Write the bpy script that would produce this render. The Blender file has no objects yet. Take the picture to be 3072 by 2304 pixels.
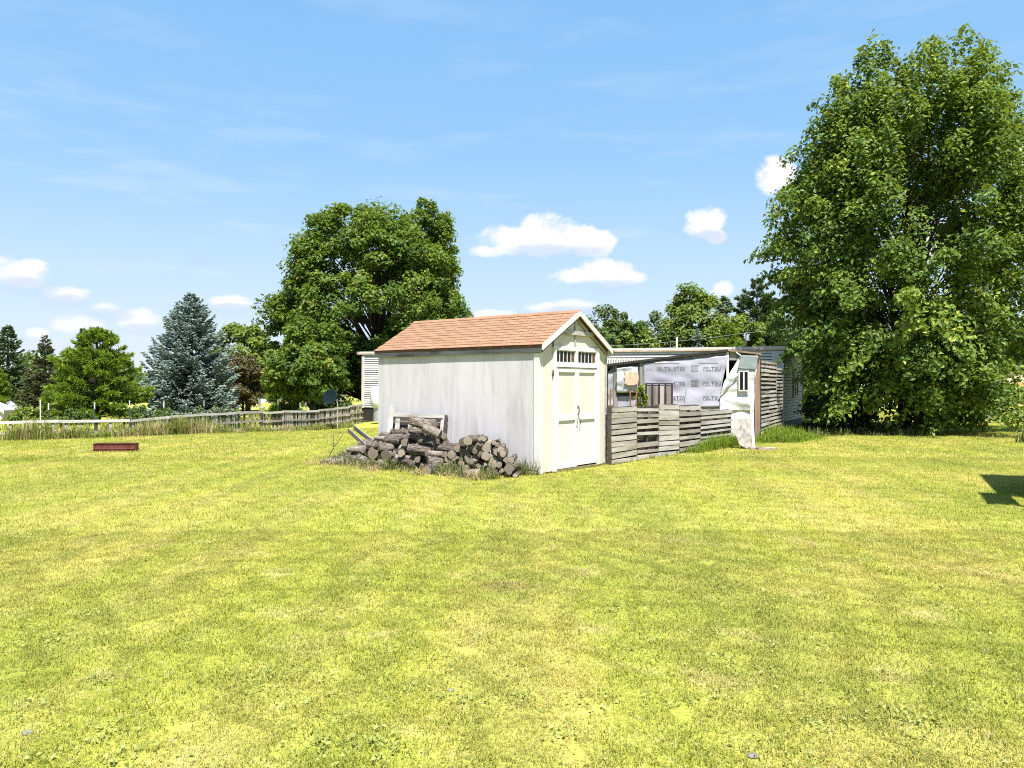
import bpy, math, random
import numpy as np
from mathutils import Vector, Matrix, noise as mnoise

R = math.radians
sc = bpy.context.scene
COL = sc.collection

# ------------------------------------------------------------------ camera
F, HZ, CX, CH = 769.0, 386.0, 512.0, 1.6        # focal length in pixels, horizon row, centre column, eye height
cam = bpy.data.cameras.new('camera')
cam.sensor_width = 36.0
cam.lens = F / 1024 * 36.0
cam.shift_y = 2.0 / 1024
cam.clip_end = 4000
cam.clip_start = 0.05
camo = bpy.data.objects.new('camera', cam)
camo.location = (0, 0, CH)
camo.rotation_euler = (R(90), 0, 0)
COL.objects.link(camo)
sc.camera = camo

# ------------------------------------------------------------------ exposure
sc.view_settings.view_transform = 'Standard'
sc.view_settings.look = 'None'
sc.view_settings.gamma = 1.0
sc.view_settings.use_curve_mapping = False
EXPO = 1.6
sc.view_settings.exposure = EXPO
sc.render.engine = 'CYCLES'
sc.cycles.use_denoising = False
sc.cycles.pixel_filter_type = 'BLACKMAN_HARRIS'
sc.cycles.filter_width = 1.05
sc.cycles.max_bounces = 6
sc.cycles.diffuse_bounces = 3
sc.cycles.glossy_bounces = 2
sc.cycles.transmission_bounces = 4
sc.cycles.transparent_max_bounces = 4

# ------------------------------------------------------------------ sun and sky
SUN_EL = R(64)
SUN_AZ = math.atan2(0.20, -0.98)                 # bearing of the sun from +Y towards +X: behind the camera, a little right
SD = Vector((math.sin(SUN_AZ) * math.cos(SUN_EL), math.cos(SUN_AZ) * math.cos(SUN_EL), math.sin(SUN_EL)))
sl = bpy.data.lights.new('sun', 'SUN')
sl.energy = 4.6
sl.angle = R(0.53)
sl.color = (1.0, 0.955, 0.88)
so = bpy.data.objects.new('sun', sl)
so.rotation_euler = SD.to_track_quat('Z', 'Y').to_euler()
so.location = (20, -40, 60)
COL.objects.link(so)

world = bpy.data.worlds.new('World')
sc.world = world
world.use_nodes = True
SKY_STRENGTH = 0.10
SKY_GAMMA, SKY_TINT = (.66, .37, .18), (.80, 1.43, 2.5)       # hazy bright summer sky: softer contrast between zenith and horizon


def build_world():
    nt = world.node_tree
    nt.nodes.clear()
    N, Lk = nt.nodes.new, nt.links.new

    def mth(op, a, b=None, c=None, clamp=False):
        n = N('ShaderNodeMath'); n.operation = op; n.use_clamp = clamp
        for i, v in enumerate((a, b, c)):
            if v is None:
                continue
            if isinstance(v, (int, float)):
                n.inputs[i].default_value = v
            else:
                Lk(v, n.inputs[i])
        return n.outputs[0]

    def mix(f, a, b):
        n = N('ShaderNodeMix'); n.data_type = 'RGBA'
        for s, v in ((n.inputs[0], f), (n.inputs[6], a), (n.inputs[7], b)):
            if isinstance(v, (int, float)):
                s.default_value = v
            elif isinstance(v, tuple):
                s.default_value = (*v, 1)
            else:
                Lk(v, s)
        return n.outputs[2]

    sky = N('ShaderNodeTexSky'); sky.sky_type = 'NISHITA'; sky.sun_disc = False
    sky.sun_elevation = SUN_EL; sky.sun_rotation = SUN_AZ
    sky.air_density = 1.0; sky.dust_density = 0.2; sky.ozone_density = 2.0
    srgb, crgb = N('ShaderNodeSeparateColor'), N('ShaderNodeCombineColor')
    Lk(sky.outputs[0], srgb.inputs[0])
    for i in range(3):
        Lk(mth('MULTIPLY', mth('POWER', srgb.outputs[i], SKY_GAMMA[i]), SKY_TINT[i]), crgb.inputs[i])
    skyc = crgb.outputs[0]
    tc = N('ShaderNodeTexCoord'); sp = N('ShaderNodeSeparateXYZ')
    Lk(tc.outputs['Generated'], sp.inputs[0])
    x, y, z = sp.outputs
    az = mth('ARCTAN2', x, y)
    hor = mth('SQRT', mth('ADD', mth('MULTIPLY', x, x), mth('MULTIPLY', y, y)))
    el = mth('ARCTAN2', z, hor)
    cb = N('ShaderNodeCombineXYZ'); Lk(az, cb.inputs[0]); Lk(el, cb.inputs[1])

    def noi(scale, detail, rough, stretch, off=0.0):
        mp = N('ShaderNodeMapping'); mp.inputs['Scale'].default_value = stretch
        mp.inputs['Location'].default_value = (off, off * .7, off * .3)
        Lk(cb.outputs[0], mp.inputs[0])
        n = N('ShaderNodeTexNoise'); n.inputs['Scale'].default_value = scale
        n.inputs['Detail'].default_value = detail; n.inputs['Roughness'].default_value = rough
        Lk(mp.outputs[0], n.inputs['Vector'])
        return n.outputs[0]

    puff = noi(21, 9, .66, (1, 1.3, 1), 3.0)
    wob = mth('MULTIPLY', mth('SUBTRACT', puff, .5), 3.4)

    def vm(op, a, b=None, c=None):
        n = N('ShaderNodeVectorMath'); n.operation = op
        for i, v in enumerate((a, b, c)):
            if v is None: continue
            if isinstance(v, tuple): n.inputs[i].default_value = v
            else: Lk(v, n.inputs[i])
        return n

    def ae(px, py):
        return math.atan2(px - CX, F), math.atan2(HZ - py, math.hypot(F, px - CX))

    def nearest(blobs):
        """smallest squared distance to a set of ellipses in bearing and height"""
        rr = None
        for (a0, e0, w, h) in blobs:
            q = vm('MULTIPLY_ADD', cb.outputs[0], (1 / w, 1 / h, 0.0), (-a0 / w, -e0 / h, 0.0)).outputs[0]
            d = vm('DOT_PRODUCT', q, q).outputs['Value']
            rr = d if rr is None else mth('MINIMUM', rr, d)
        return rr
    puffs = [(545, 234, 40, 22), (575, 240, 30, 16), (508, 240, 32, 17), (594, 243, 22, 14), (495, 251, 30, 8),
             (606, 272, 36, 15), (575, 275, 28, 10), (630, 277, 18, 8),
             (708, 221, 24, 16), (718, 236, 12, 9), (776, 176, 20, 21), (14, 272, 26, 14), (30, 266, 14, 8), (72, 294, 20, 8), (77, 324, 25, 10),
             (140, 319, 22, 11), (105, 307, 15, 6), (230, 302, 22, 7), (38, 333, 10, 6), (722, 290, 12, 8), (575, 304, 24, 7),
             (545, 307, 20, 6), (492, 314, 26, 5), (1010, 150, 40, 22), (1040, 215, 40, 24), (960, 240, 60, 20)]
    bl = [(*ae(px, py), w / F, h / F) for (px, py, w, h) in puffs]
    rng = random.Random(5)
    for k in range(14):                                  # the same fair-weather cumulus all round the horizon
        a0 = rng.uniform(.75, 2 * math.pi - .75)
        if a0 > math.pi: a0 -= 2 * math.pi
        bl.append((a0, rng.uniform(.06, .34), rng.uniform(.04, .09), rng.uniform(.015, .03)))
    dens = mth('SUBTRACT', 1.0, nearest(bl))
    dd = mth('ADD', dens, wob)
    core = N('ShaderNodeMapRange'); core.interpolation_type = 'SMOOTHSTEP'
    core.inputs[1].default_value = -.06; core.inputs[2].default_value = .85
    Lk(mth('MINIMUM', dd, mth('MULTIPLY_ADD', dens, .9, 1.1)), core.inputs[0])
    fade = N('ShaderNodeMapRange'); fade.inputs[1].default_value = .04; fade.inputs[2].default_value = .19; fade.inputs[3].default_value = .62; fade.inputs[4].default_value = 1.0
    Lk(el, fade.inputs[0])
    cl = mth('MULTIPLY', core.outputs[0], fade.outputs[0])
    shd = [(550, 252, 60, 9), (604, 287, 44, 8), (20, 287, 34, 11), (70, 302, 30, 8), (106, 314, 24, 8), (233, 309, 26, 6), (196, 260, 14, 7), (713, 238, 30, 8), (150, 330, 26, 7), (570, 311, 40, 6)]
    shade = mth('SUBTRACT', 1.0, nearest([(*ae(px, py), w / F, h / F) for (px, py, w, h) in shd]))
    # thin cirrus veil
    ci = noi(5, 6, .62, (1, 5.5, 1), 1.7)
    cim = N('ShaderNodeMapRange'); cim.interpolation_type = 'SMOOTHSTEP'
    cim.inputs[1].default_value = .46; cim.inputs[2].default_value = .72; cim.inputs[4].default_value = .62
    Lk(ci, cim.inputs[0])
    low = N('ShaderNodeMapRange'); low.interpolation_type = 'SMOOTHSTEP'
    low.inputs[1].default_value = .42; low.inputs[2].default_value = .04; low.inputs[3].default_value = .25; low.inputs[4].default_value = 1
    Lk(el, low.inputs[0])
    hz = N('ShaderNodeMapRange'); hz.interpolation_type = 'SMOOTHSTEP'
    hz.inputs[1].default_value = .30; hz.inputs[2].default_value = .05; hz.inputs[4].default_value = .42
    Lk(el, hz.inputs[0])
    veil = mth('MAXIMUM', mth('MULTIPLY', cim.outputs[0], low.outputs[0]), hz.outputs[0])
    k = 1.0 / (2 ** EXPO) / SKY_STRENGTH
    white = (1.10 * k, 1.08 * k, 1.08 * k)
    grey = (.56 * k, .70 * k, .94 * k)
    shf = N('ShaderNodeMapRange'); shf.interpolation_type = 'SMOOTHSTEP'
    shf.inputs[1].default_value = -.1; shf.inputs[2].default_value = .9; shf.inputs[4].default_value = .85
    Lk(mth('ADD', shade, mth('MULTIPLY', wob, 1.0)), shf.inputs[0])
    c1 = mix(veil, skyc, (.74 * k, .88 * k, 1.0 * k))
    c2 = mix(cl, c1, white)
    c2 = mix(mth('MULTIPLY', shf.outputs[0], mth('MULTIPLY_ADD', cl, .55, .25)), c2, grey)
    bg = N('ShaderNodeBackground'); bg.inputs[1].default_value = SKY_STRENGTH
    Lk(c2, bg.inputs[0])
    out = N('ShaderNodeOutputWorld'); Lk(bg.outputs[0], out.inputs[0])


build_world()
world.cycles.sampling_method = 'MANUAL'
world.cycles.sample_map_resolution = 512

# ------------------------------------------------------------------ measuring helpers (pinhole of the photograph -> metres)


def G(px, py, z=0.0):
    Y = F * (CH - z) / (py - HZ)
    return Vector(((px - CX) / F * Y, Y, z))


def AT(px, py, Y):
    return Vector(((px - CX) / F * Y, Y, CH + (HZ - py) / F * Y))


def PX(px, Y, z=0.0):
    return Vector(((px - CX) / F * Y, Y, z))


def sstep(a, b, v):
    t = np.clip((v - a) / (b - a), 0, 1)
    return t * t * (3 - 2 * t)


def ground_z(x, y):
    """terrain: level lawn, falling away past the bank on the left, gently down to the houses"""
    x = np.asarray(x, float); y = np.asarray(y, float)
    bank = 21.8 + np.clip((x + 15.5) * .62, -3, 9)          # bank line, farther off towards the right
    left = sstep(0.5, -3.0, x + y * .14)
    drop = sstep(0, 3.0, y - bank) * .28
    far = np.clip(y - 38, 0, 400) * .0108
    farr = np.clip(y - 70, 0, 400) * .006
    return -left * (drop + far) - (1 - left) * farr


def gz(x, y):
    return float(ground_z(x, y))


def on(px, Y):
    p = PX(px, Y); p.z = gz(p.x, p.y); return p


# ------------------------------------------------------------------ objects, names, labels


def tag(o, label=None, cat=None, group=None, kind=None):
    if label: o['label'] = label
    if cat: o['category'] = cat
    if group: o['group'] = group
    if kind: o['kind'] = kind
    return o


def thing(name, label, cat, loc=(0, 0, 0), rz=0.0, group=None):
    o = bpy.data.objects.new(name, None)
    o.empty_display_size = .3
    COL.objects.link(o)
    o.location = loc; o.rotation_euler = (0, 0, rz)
    return tag(o, label, cat, group)


def link(name, me, parent=None, loc=None, rot=None, scale=None):
    o = bpy.data.objects.new(name, me)
    COL.objects.link(o)
    if parent is not None: o.parent = parent
    if loc is not None: o.location = loc
    if rot is not None: o.rotation_euler = rot
    if scale is not None: o.scale = scale
    return o


def np_mesh(name, V, faces_flat, loop_tot, mat, rnd=None, smooth=False):
    me = bpy.data.meshes.new(name)
    nf = len(loop_tot)
    me.vertices.add(len(V)); me.vertices.foreach_set('co', np.ascontiguousarray(V, dtype=np.float32).ravel())
    me.loops.add(len(faces_flat)); me.loops.foreach_set('vertex_index', np.ascontiguousarray(faces_flat, dtype=np.int32))
    me.polygons.add(nf)
    st = np.concatenate(([0], np.cumsum(loop_tot)[:-1])).astype(np.int32)
    me.polygons.foreach_set('loop_start', st)
    me.update(calc_edges=True)
    if rnd is not None:
        a = me.attributes.new('rnd', 'FLOAT', 'FACE')
        a.data.foreach_set('value', np.ascontiguousarray(rnd, dtype=np.float32))
    me.polygons.foreach_set('use_smooth', np.full(nf, smooth))
    if mat: me.materials.append(mat)
    return me


class MB:
    """collects shapes into one mesh"""
    def __init__(s):
        s.v = []; s.f = []

    def add(s, vs, fs):
        b = len(s.v)
        s.v += [tuple(p) for p in vs]; s.f += [tuple(i + b for i in f) for f in fs]
        return s

    def box(s, x0, x1, y0, y1, z0, z1, M=None):
        vs = [Vector((x, y, z)) for z in (z0, z1) for y in (y0, y1) for x in (x0, x1)]
        if M is not None: vs = [M @ p for p in vs]
        return s.add(vs, [(0, 2, 3, 1), (4, 5, 7, 6), (0, 1, 5, 4), (2, 6, 7, 3), (0, 4, 6, 2), (1, 3, 7, 5)])

    def bar(s, a, b, w, h, up=(0, 0, 1)):
        a = Vector(a); b = Vector(b); d = (b - a); L = d.length; d.normalize()
        u = Vector(up); sd = d.cross(u)
        if sd.length < 1e-5: sd = d.cross(Vector((0, 1, 0)))
        sd.normalize(); u = sd.cross(d)
        M = Matrix((d, sd, u)).transposed().to_4x4(); M.translation = a
        return s.box(0, L, -w / 2, w / 2, -h / 2, h / 2, M)

    def prism(s, poly, axis_fn):
        """poly: list of 2-D points; axis_fn(u, v, t) -> 3-D, t in (0, 1)"""
        n = len(poly)
        vs = [axis_fn(u, v, 0) for u, v in poly] + [axis_fn(u, v, 1) for u, v in poly]
        fs = [tuple(range(n))[::-1], tuple(range(n, 2 * n))] + [(i, (i + 1) % n, n + (i + 1) % n, n + i) for i in range(n)]
        return s.add(vs, fs)

    def tube(s, pts, rad, n=7, cap=True):
        pts = [Vector(p) for p in pts]
        rings = []
        ref = Vector((.13, .31, .94))
        for i, p in enumerate(pts):
            d = (pts[min(i + 1, len(pts) - 1)] - pts[max(i - 1, 0)])
            if d.length < 1e-7: d = Vector((0, 0, 1))
            d.normalize()
            a = d.cross(ref)
            if a.length < .05: a = d.cross(Vector((1, 0, 0)))
            a.normalize(); b = d.cross(a)
            r = rad[i] if hasattr(rad, '__len__') else rad
            rings.append([p + (a * math.cos(t) + b * math.sin(t)) * r for t in (2 * math.pi * k / n for k in range(n))])
        vs = [q for r in rings for q in r]
        fs = [(i * n + k, i * n + (k + 1) % n, (i + 1) * n + (k + 1) % n, (i + 1) * n + k) for i in range(len(pts) - 1) for k in range(n)]
        if cap:
            fs += [tuple(range(n))[::-1], tuple(range((len(pts) - 1) * n, len(pts) * n))]
        return s.add(vs, fs)

    def lathe(s, prof, n=24, M=None):
        vs = [Vector((r * math.cos(2 * math.pi * k / n), r * math.sin(2 * math.pi * k / n), z)) for r, z in prof for k in range(n)]
        if M is not None: vs = [M @ p for p in vs]
        m = len(prof)
        return s.add(vs, [(i * n + k, i * n + (k + 1) % n, (i + 1) * n + (k + 1) % n, (i + 1) * n + k) for i in range(m - 1) for k in range(n)])

    def mesh(s, name, mat, smooth=False):
        me = bpy.data.meshes.new(name)
        me.from_pydata(s.v, [], s.f); me.update()
        if smooth: me.polygons.foreach_set('use_smooth', np.full(len(me.polygons), True))
        if mat: me.materials.append(mat)
        return me

    def build(s, name, mat, parent=None, smooth=False, **k):
        return link(name, s.mesh(name, mat, smooth), parent, **k)


def BOX(name, mat, parent, *d, **k):
    return MB().box(*d).build(name, mat, parent, **k)


# ------------------------------------------------------------------ materials


def new_mat(name):
    m = bpy.data.materials.new(name); m.use_nodes = True
    nt = m.node_tree; nt.nodes.clear()
    out = nt.nodes.new('ShaderNodeOutputMaterial')
    return m, nt, nt.nodes.new, nt.links.new, out


def ramp(N, cols, pos=None, inter='LINEAR'):
    r = N('ShaderNodeValToRGB'); e = r.color_ramp.elements
    r.color_ramp.interpolation = inter
    pos = pos or [i / (len(cols) - 1) for i in range(len(cols))]
    while len(e) < len(cols): e.new(.5)
    for i, (c, p) in enumerate(zip(cols, pos)):
        e[i].position = p; e[i].color = (*c, 1)
    return r


def mixc(N, Lk, f, a, b, typ='MIX'):
    n = N('ShaderNodeMix'); n.data_type = 'RGBA'; n.blend_type = typ
    for s, v in ((n.inputs[0], f), (n.inputs[6], a), (n.inputs[7], b)):
        if isinstance(v, (int, float)): s.default_value = v
        elif isinstance(v, tuple): s.default_value = (*v, 1)
        else: Lk(v, s)
    return n.outputs[2]


def surf(name, cols, scale=4, stretch=(1, 1, 1), rough=.75, bump=.15, bscale=None, var=.0, stains=(), detail=6, spec=.3, metal=0.0, lo=.3, hi=.7, bdist=.01):
    """weathered surface: noise-blended colours, optional stains [(colour, scale, stretch, lo, hi, amount)], object-to-object variation"""
    m, nt, N, Lk, out = new_mat(name)
    tc = N('ShaderNodeTexCoord'); oi = N('ShaderNodeObjectInfo')
    def noi(sc_, st, off, det=detail):
        mp = N('ShaderNodeMapping'); mp.inputs['Scale'].default_value = st
        Lk(tc.outputs['Object'], mp.inputs[0])
        ad = N('ShaderNodeVectorMath'); ad.operation = 'MULTIPLY_ADD'
        Lk(oi.outputs['Random'], ad.inputs[0]); ad.inputs[1].default_value = (37.1, 19.7, 53.3); Lk(mp.outputs[0], ad.inputs[2])
        ad2 = N('ShaderNodeVectorMath'); ad2.operation = 'ADD'; Lk(ad.outputs[0], ad2.inputs[0]); ad2.inputs[1].default_value = (off, off * 1.3, off * .7)
        n = N('ShaderNodeTexNoise'); n.inputs['Scale'].default_value = sc_; n.inputs['Detail'].default_value = det
        n.inputs['Roughness'].default_value = .62
        Lk(ad2.outputs[0], n.inputs['Vector'])
        return n.outputs[0]
    n0 = noi(scale, stretch, 0)
    mr = N('ShaderNodeMapRange'); mr.inputs[1].default_value = lo; mr.inputs[2].default_value = hi; Lk(n0, mr.inputs[0])
    rp = ramp(N, cols); Lk(mr.outputs[0], rp.inputs[0])
    c = rp.outputs[0]
    for i, (sc_, ss, st, l, h, amt) in enumerate(stains):
        nn = noi(ss, st, 11.0 + 7 * i)
        mm = N('ShaderNodeMapRange'); mm.interpolation_type = 'SMOOTHSTEP'
        mm.inputs[1].default_value = l; mm.inputs[2].default_value = h; mm.inputs[4].default_value = amt
        Lk(nn, mm.inputs[0])
        c = mixc(N, Lk, mm.outputs[0], c, sc_)
    if var:
        hs = N('ShaderNodeHueSaturation')
        mv = N('ShaderNodeMapRange'); mv.inputs[3].default_value = 1 - var; mv.inputs[4].default_value = 1 + var
        Lk(oi.outputs['Random'], mv.inputs[0]); Lk(mv.outputs[0], hs.inputs['Value']); Lk(c, hs.inputs['Color'])
        c = hs.outputs[0]
    b = N('ShaderNodeBsdfPrincipled')
    Lk(c, b.inputs['Base Color']); b.inputs['Roughness'].default_value = rough
    b.inputs['Specular IOR Level'].default_value = spec; b.inputs['Metallic'].default_value = metal
    if bump:
        bn = N('ShaderNodeBump'); bn.inputs['Strength'].default_value = bump; bn.inputs['Distance'].default_value = bdist
        Lk(noi(bscale or scale * 3, stretch, 5.5), bn.inputs['Height']); Lk(bn.outputs[0], b.inputs['Normal'])
    Lk(b.outputs[0], out.inputs[0])
    return m


def leaf_mat(name, cols, pos=None, trans=.35, tcol=(.30, .36, .03), rough=.5, spec=.25):
    m, nt, N, Lk, out = new_mat(name)
    at = N('ShaderNodeAttribute'); at.attribute_name = 'rnd'
    rp = ramp(N, cols, pos); Lk(at.outputs['Fac'], rp.inputs[0])
    b = N('ShaderNodeBsdfPrincipled'); Lk(rp.outputs[0], b.inputs['Base Color'])
    b.inputs['Roughness'].default_value = rough; b.inputs['Specular IOR Level'].default_value = spec
    t = N('ShaderNodeBsdfTranslucent')
    Lk(mixc(N, Lk, .5, rp.outputs[0], tcol), t.inputs[0])
    mx = N('ShaderNodeMixShader'); mx.inputs[0].default_value = trans
    Lk(b.outputs[0], mx.inputs[1]); Lk(t.outputs[0], mx.inputs[2]); Lk(mx.outputs[0], out.inputs[0])
    return m


def lawn_colour(nt, N, Lk):
    """colour of the lawn by place: lime green, dry yellow, straw and brown patches, mowing lanes"""
    geo = N('ShaderNodeNewGeometry')
    def noi(scale, stretch=(1, 1, 1), det=4, rot=0, off=0.0, rough=.55):
        mp = N('ShaderNodeMapping'); mp.inputs['Scale'].default_value = stretch; mp.inputs['Rotation'].default_value = (0, 0, rot)
        mp.inputs['Location'].default_value = (off, off * .6, 0)
        Lk(geo.outputs['Position'], mp.inputs[0])
        n = N('ShaderNodeTexNoise'); n.inputs['Scale'].default_value = scale; n.inputs['Detail'].default_value = det
        n.inputs['Roughness'].default_value = rough
        Lk(mp.outputs[0], n.inputs['Vector']); return n.outputs[0]
    def rng(v, a, b, c=0.0, d=1.0):
        m = N('ShaderNodeMapRange'); m.interpolation_type = 'SMOOTHSTEP'
        m.inputs[1].default_value = a; m.inputs[2].default_value = b; m.inputs[3].default_value = c; m.inputs[4].default_value = d
        Lk(v, m.inputs[0]); return m.outputs[0]
    a = noi(.35, det=5)
    c = mixc(N, Lk, rng(a, .34, .66), LAWN['green'], LAWN['yellow'])
    lanes = noi(1.0, (1.05, .045, 1), 2, R(32.5), 4.0)              # mowing lanes run away to the right
    c = mixc(N, Lk, rng(lanes, .40, .60, 0, .75), c, LAWN['lime'])
    lane2 = noi(1.0, (1.9, .03, 1), 1, R(32.5), 11.0)
    sh = ramp(N, [(.90, .93, .88), (1.05, 1.04, 1.05)], [.42, .58]); Lk(lane2, sh.inputs[0])
    c = mixc(N, Lk, .9, c, sh.outputs[0], 'MULTIPLY')
    b = noi(1.7, det=5, off=8.0)
    c = mixc(N, Lk, rng(b, .56, .74, 0, .45), c, LAWN['straw'])
    d = noi(.55, det=6, off=21.0, rough=.65)
    c = mixc(N, Lk, rng(d, .62, .74, 0, .55), c, LAWN['brown'])
    e = noi(14, det=3, off=2.0)
    c = mixc(N, Lk, rng(e, .55, .75, 0, .5), c, LAWN['straw'])
    return c


LAWN = dict(green=(.215, .236, .038), yellow=(.340, .304, .080), lime=(.280, .290, .046), straw=(.45, .37, .19), brown=(.30, .20, .105))


def lawn_ground_mat():
    m, nt, N, Lk, out = new_mat('lawn_ground')
    c = lawn_colour(nt, N, Lk)
    geo = N('ShaderNodeNewGeometry')
    n = N('ShaderNodeTexNoise'); n.inputs['Scale'].default_value = 30; n.inputs['Detail'].default_value = 6; n.inputs['Roughness'].default_value = .7
    Lk(geo.outputs['Position'], n.inputs['Vector'])
    r = ramp(N, [(.35, .33, .3), (1, 1, 1), (1.25, 1.2, 1.1)], [.25, .52, .8]); Lk(n.outputs[0], r.inputs[0])
    c = mixc(N, Lk, .8, c, r.outputs[0], 'MULTIPLY')
    b = N('ShaderNodeBsdfPrincipled'); b.inputs['Roughness'].default_value = 1; b.inputs['Specular IOR Level'].default_value = .1
    Lk(c, b.inputs['Base Color'])
    bp = N('ShaderNodeBump'); bp.inputs['Strength'].default_value = .6; bp.inputs['Distance'].default_value = .03
    Lk(n.outputs[0], bp.inputs['Height']); Lk(bp.outputs[0], b.inputs['Normal'])
    Lk(b.outputs[0], out.inputs[0])
    return m


def lawn_blade_mat():
    m, nt, N, Lk, out = new_mat('lawn_blade')
    c = lawn_colour(nt, N, Lk)
    at = N('ShaderNodeAttribute'); at.attribute_name = 'rnd'
    r = ramp(N, [(.55, .75, .6), (1, 1, 1), (1.2, 1.15, .95), (1.45, 1.3, 2.2)], [0, .35, .75, 1]); Lk(at.outputs['Fac'], r.inputs[0])
    c = mixc(N, Lk, 1.0, c, r.outputs[0], 'MULTIPLY')
    b = N('ShaderNodeBsdfPrincipled'); b.inputs['Roughness'].default_value = .6; b.inputs['Specular IOR Level'].default_value = .3
    Lk(c, b.inputs['Base Color'])
    t = N('ShaderNodeBsdfTranslucent'); Lk(mixc(N, Lk, 1.0, c, (1.25, 1.3, .8), 'MULTIPLY'), t.inputs[0])
    mx = N('ShaderNodeMixShader'); mx.inputs[0].default_value = .38
    Lk(b.outputs[0], mx.inputs[1]); Lk(t.outputs[0], mx.inputs[2]); Lk(mx.outputs[0], out.inputs[0])
    return m


def glass_mat(name, col=(.006, .008, .009), rough=.25):
    m, nt, N, Lk, out = new_mat(name)
    b = N('ShaderNodeBsdfPrincipled'); b.inputs['Base Color'].default_value = (*col, 1)
    b.inputs['Roughness'].default_value = rough; b.inputs['Specular IOR Level'].default_value = .22
    Lk(b.outputs[0], out.inputs[0]); return m


def ring_mat(name):
    """sawn log end: growth rings, radial checks"""
    m, nt, N, Lk, out = new_mat(name)
    tc = N('ShaderNodeTexCoord')
    w = N('ShaderNodeTexWave'); w.wave_type = 'RINGS'; w.rings_direction = 'Z'
    w.inputs['Scale'].default_value = 3.2; w.inputs['Distortion'].default_value = 3; w.inputs['Detail'].default_value = 2
    Lk(tc.outputs['Object'], w.inputs['Vector'])
    r = ramp(N, [(.10, .072, .05), (.30, .225, .155), (.21, .16, .11)]); Lk(w.outputs['Fac'], r.inputs[0])
    n = N('ShaderNodeTexNoise'); n.inputs['Scale'].default_value = 3; n.inputs['Detail'].default_value = 4
    Lk(tc.outputs['Object'], n.inputs['Vector'])
    c = mixc(N, Lk, n.outputs[0], r.outputs[0], (.22, .195, .17))
    oi = N('ShaderNodeObjectInfo'); hs = N('ShaderNodeHueSaturation')
    mv = N('ShaderNodeMapRange'); mv.inputs[3].default_value = .45; mv.inputs[4].default_value = 1.15
    Lk(oi.outputs['Random'], mv.inputs[0]); Lk(mv.outputs[0], hs.inputs['Value']); Lk(c, hs.inputs['Color'])
    b = N('ShaderNodeBsdfPrincipled'); b.inputs['Roughness'].default_value = .9; Lk(hs.outputs[0], b.inputs['Base Color'])
    Lk(b.outputs[0], out.inputs[0]); return m


def bark_mat(name, cols, scale=14, stretch=.25, var=.18, bd=.02):
    return surf(name, cols, scale, (1, 1, stretch), .95, 1.0, scale * 2, var, bdist=bd)


VS = (1, 1, .07)      # vertical streaks
M = {}
M['plywood_side'] = surf('weathered_white_plywood', [(.385, .368, .388), (.45, .43, .455), (.49, .47, .50)], 5, (1.2, 1.2, .12), .8, .35, 40, .03,
                         stains=[((.29, .275, .275), 1.5, (1.6, 1.6, .35), .52, .75, .6), ((.46, .445, .475), 14, (1, 1, .06), .54, .70, .6), ((.30, .28, .25), 24, (1, 1, .12), .60, .78, .5), ((.45, .42, .40), 1.2, (1, 1, 1.2), .58, .78, .5)])
M['cream_ply'] = surf('cream_painted_plywood', [(.485, .448, .395), (.54, .50, .448)], 3, VS, .7, .12, 30, .03, stains=[((.47, .425, .34), 2, (1, 1, .5), .55, .75, .5), ((.57, .545, .51), 1.3, (1, 1, .6), .55, .75, .6), ((.34, .30, .25), 9, (1, 1, .3), .66, .76, .5)])
M['cream_white'] = surf('off_white_door_panel', [(.535, .51, .472), (.575, .55, .515)], 3, VS, .7, .1, 25, .03, stains=[((.48, .435, .36), 1.6, (1, 1, .8), .55, .78, .4), ((.38, .35, .30), 12, (1, 1, .4), .66, .76, .5)])
M['white_trim'] = surf('white_trim_paint', [(.53, .51, .495), (.58, .56, .55)], 6, (1, 1, .3), .6, .08, 20, .03, stains=[((.34, .31, .28), 7, (1, 1, 1), .64, .78, .5)])
M['grey_trim'] = surf('peeling_grey_trim', [(0.186, 0.174, 0.161), (0.298, 0.285, 0.267), (0.384, 0.372, 0.36)], 9, (.3, 1, 1), .85, .4, 30, .08)
M['fascia'] = surf('bare_weathered_fascia', [(.030, .034, .034), (.062, .068, .068), (.105, .112, .110)], 7, (1, .08, 1), .9, .5, 20, .1, stains=[((.018, .015, .012), 5, (1, .3, 1), .56, .68, .8)])
M['shingle'] = surf('faded_terracotta_shingle', [(0.193, 0.102, 0.057), (0.226, 0.126, 0.075), (0.252, 0.149, 0.095)], 20, (1, 1, 1), .95, .5, 90, .10, stains=[((.19, .095, .055), 4, (1, 1, 1), .55, .75, .5)])
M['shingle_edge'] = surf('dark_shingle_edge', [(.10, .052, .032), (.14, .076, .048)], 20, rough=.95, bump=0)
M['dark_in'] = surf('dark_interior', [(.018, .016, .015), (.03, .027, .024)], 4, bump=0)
M['black_metal'] = surf('black_iron', [(.02, .02, .02), (.045, .04, .038)], 30, rough=.5, spec=.5)
M['galv'] = surf('galvanised_steel', [(.33, .34, .35), (.5, .51, .52)], 20, rough=.4, spec=.5, metal=.6)
M['glass'] = glass_mat('window_glass')
M['bark_log'] = bark_mat('firewood_bark', [(.018, .014, .011), (.10, .080, .065), (.27, .228, .195), (.42, .37, .325)], 5.5, .20, .34, .10)
M['bark_pale'] = bark_mat('barkless_log', [(.07, .056, .047), (.27, .228, .196), (.44, .39, .345)], 4.5, .16, .2, .06)
M['rings'] = ring_mat('sawn_log_end')
M['pallet'] = surf('grey_pallet_wood', [(0.156, 0.136, 0.114), (0.291, 0.262, 0.228), (0.414, 0.386, 0.35)], 8, (.12, 1, 1), .9, .45, 26, .20, stains=[((.19, .135, .08), 3, (.3, 1, 1), .58, .75, .6)])
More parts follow.
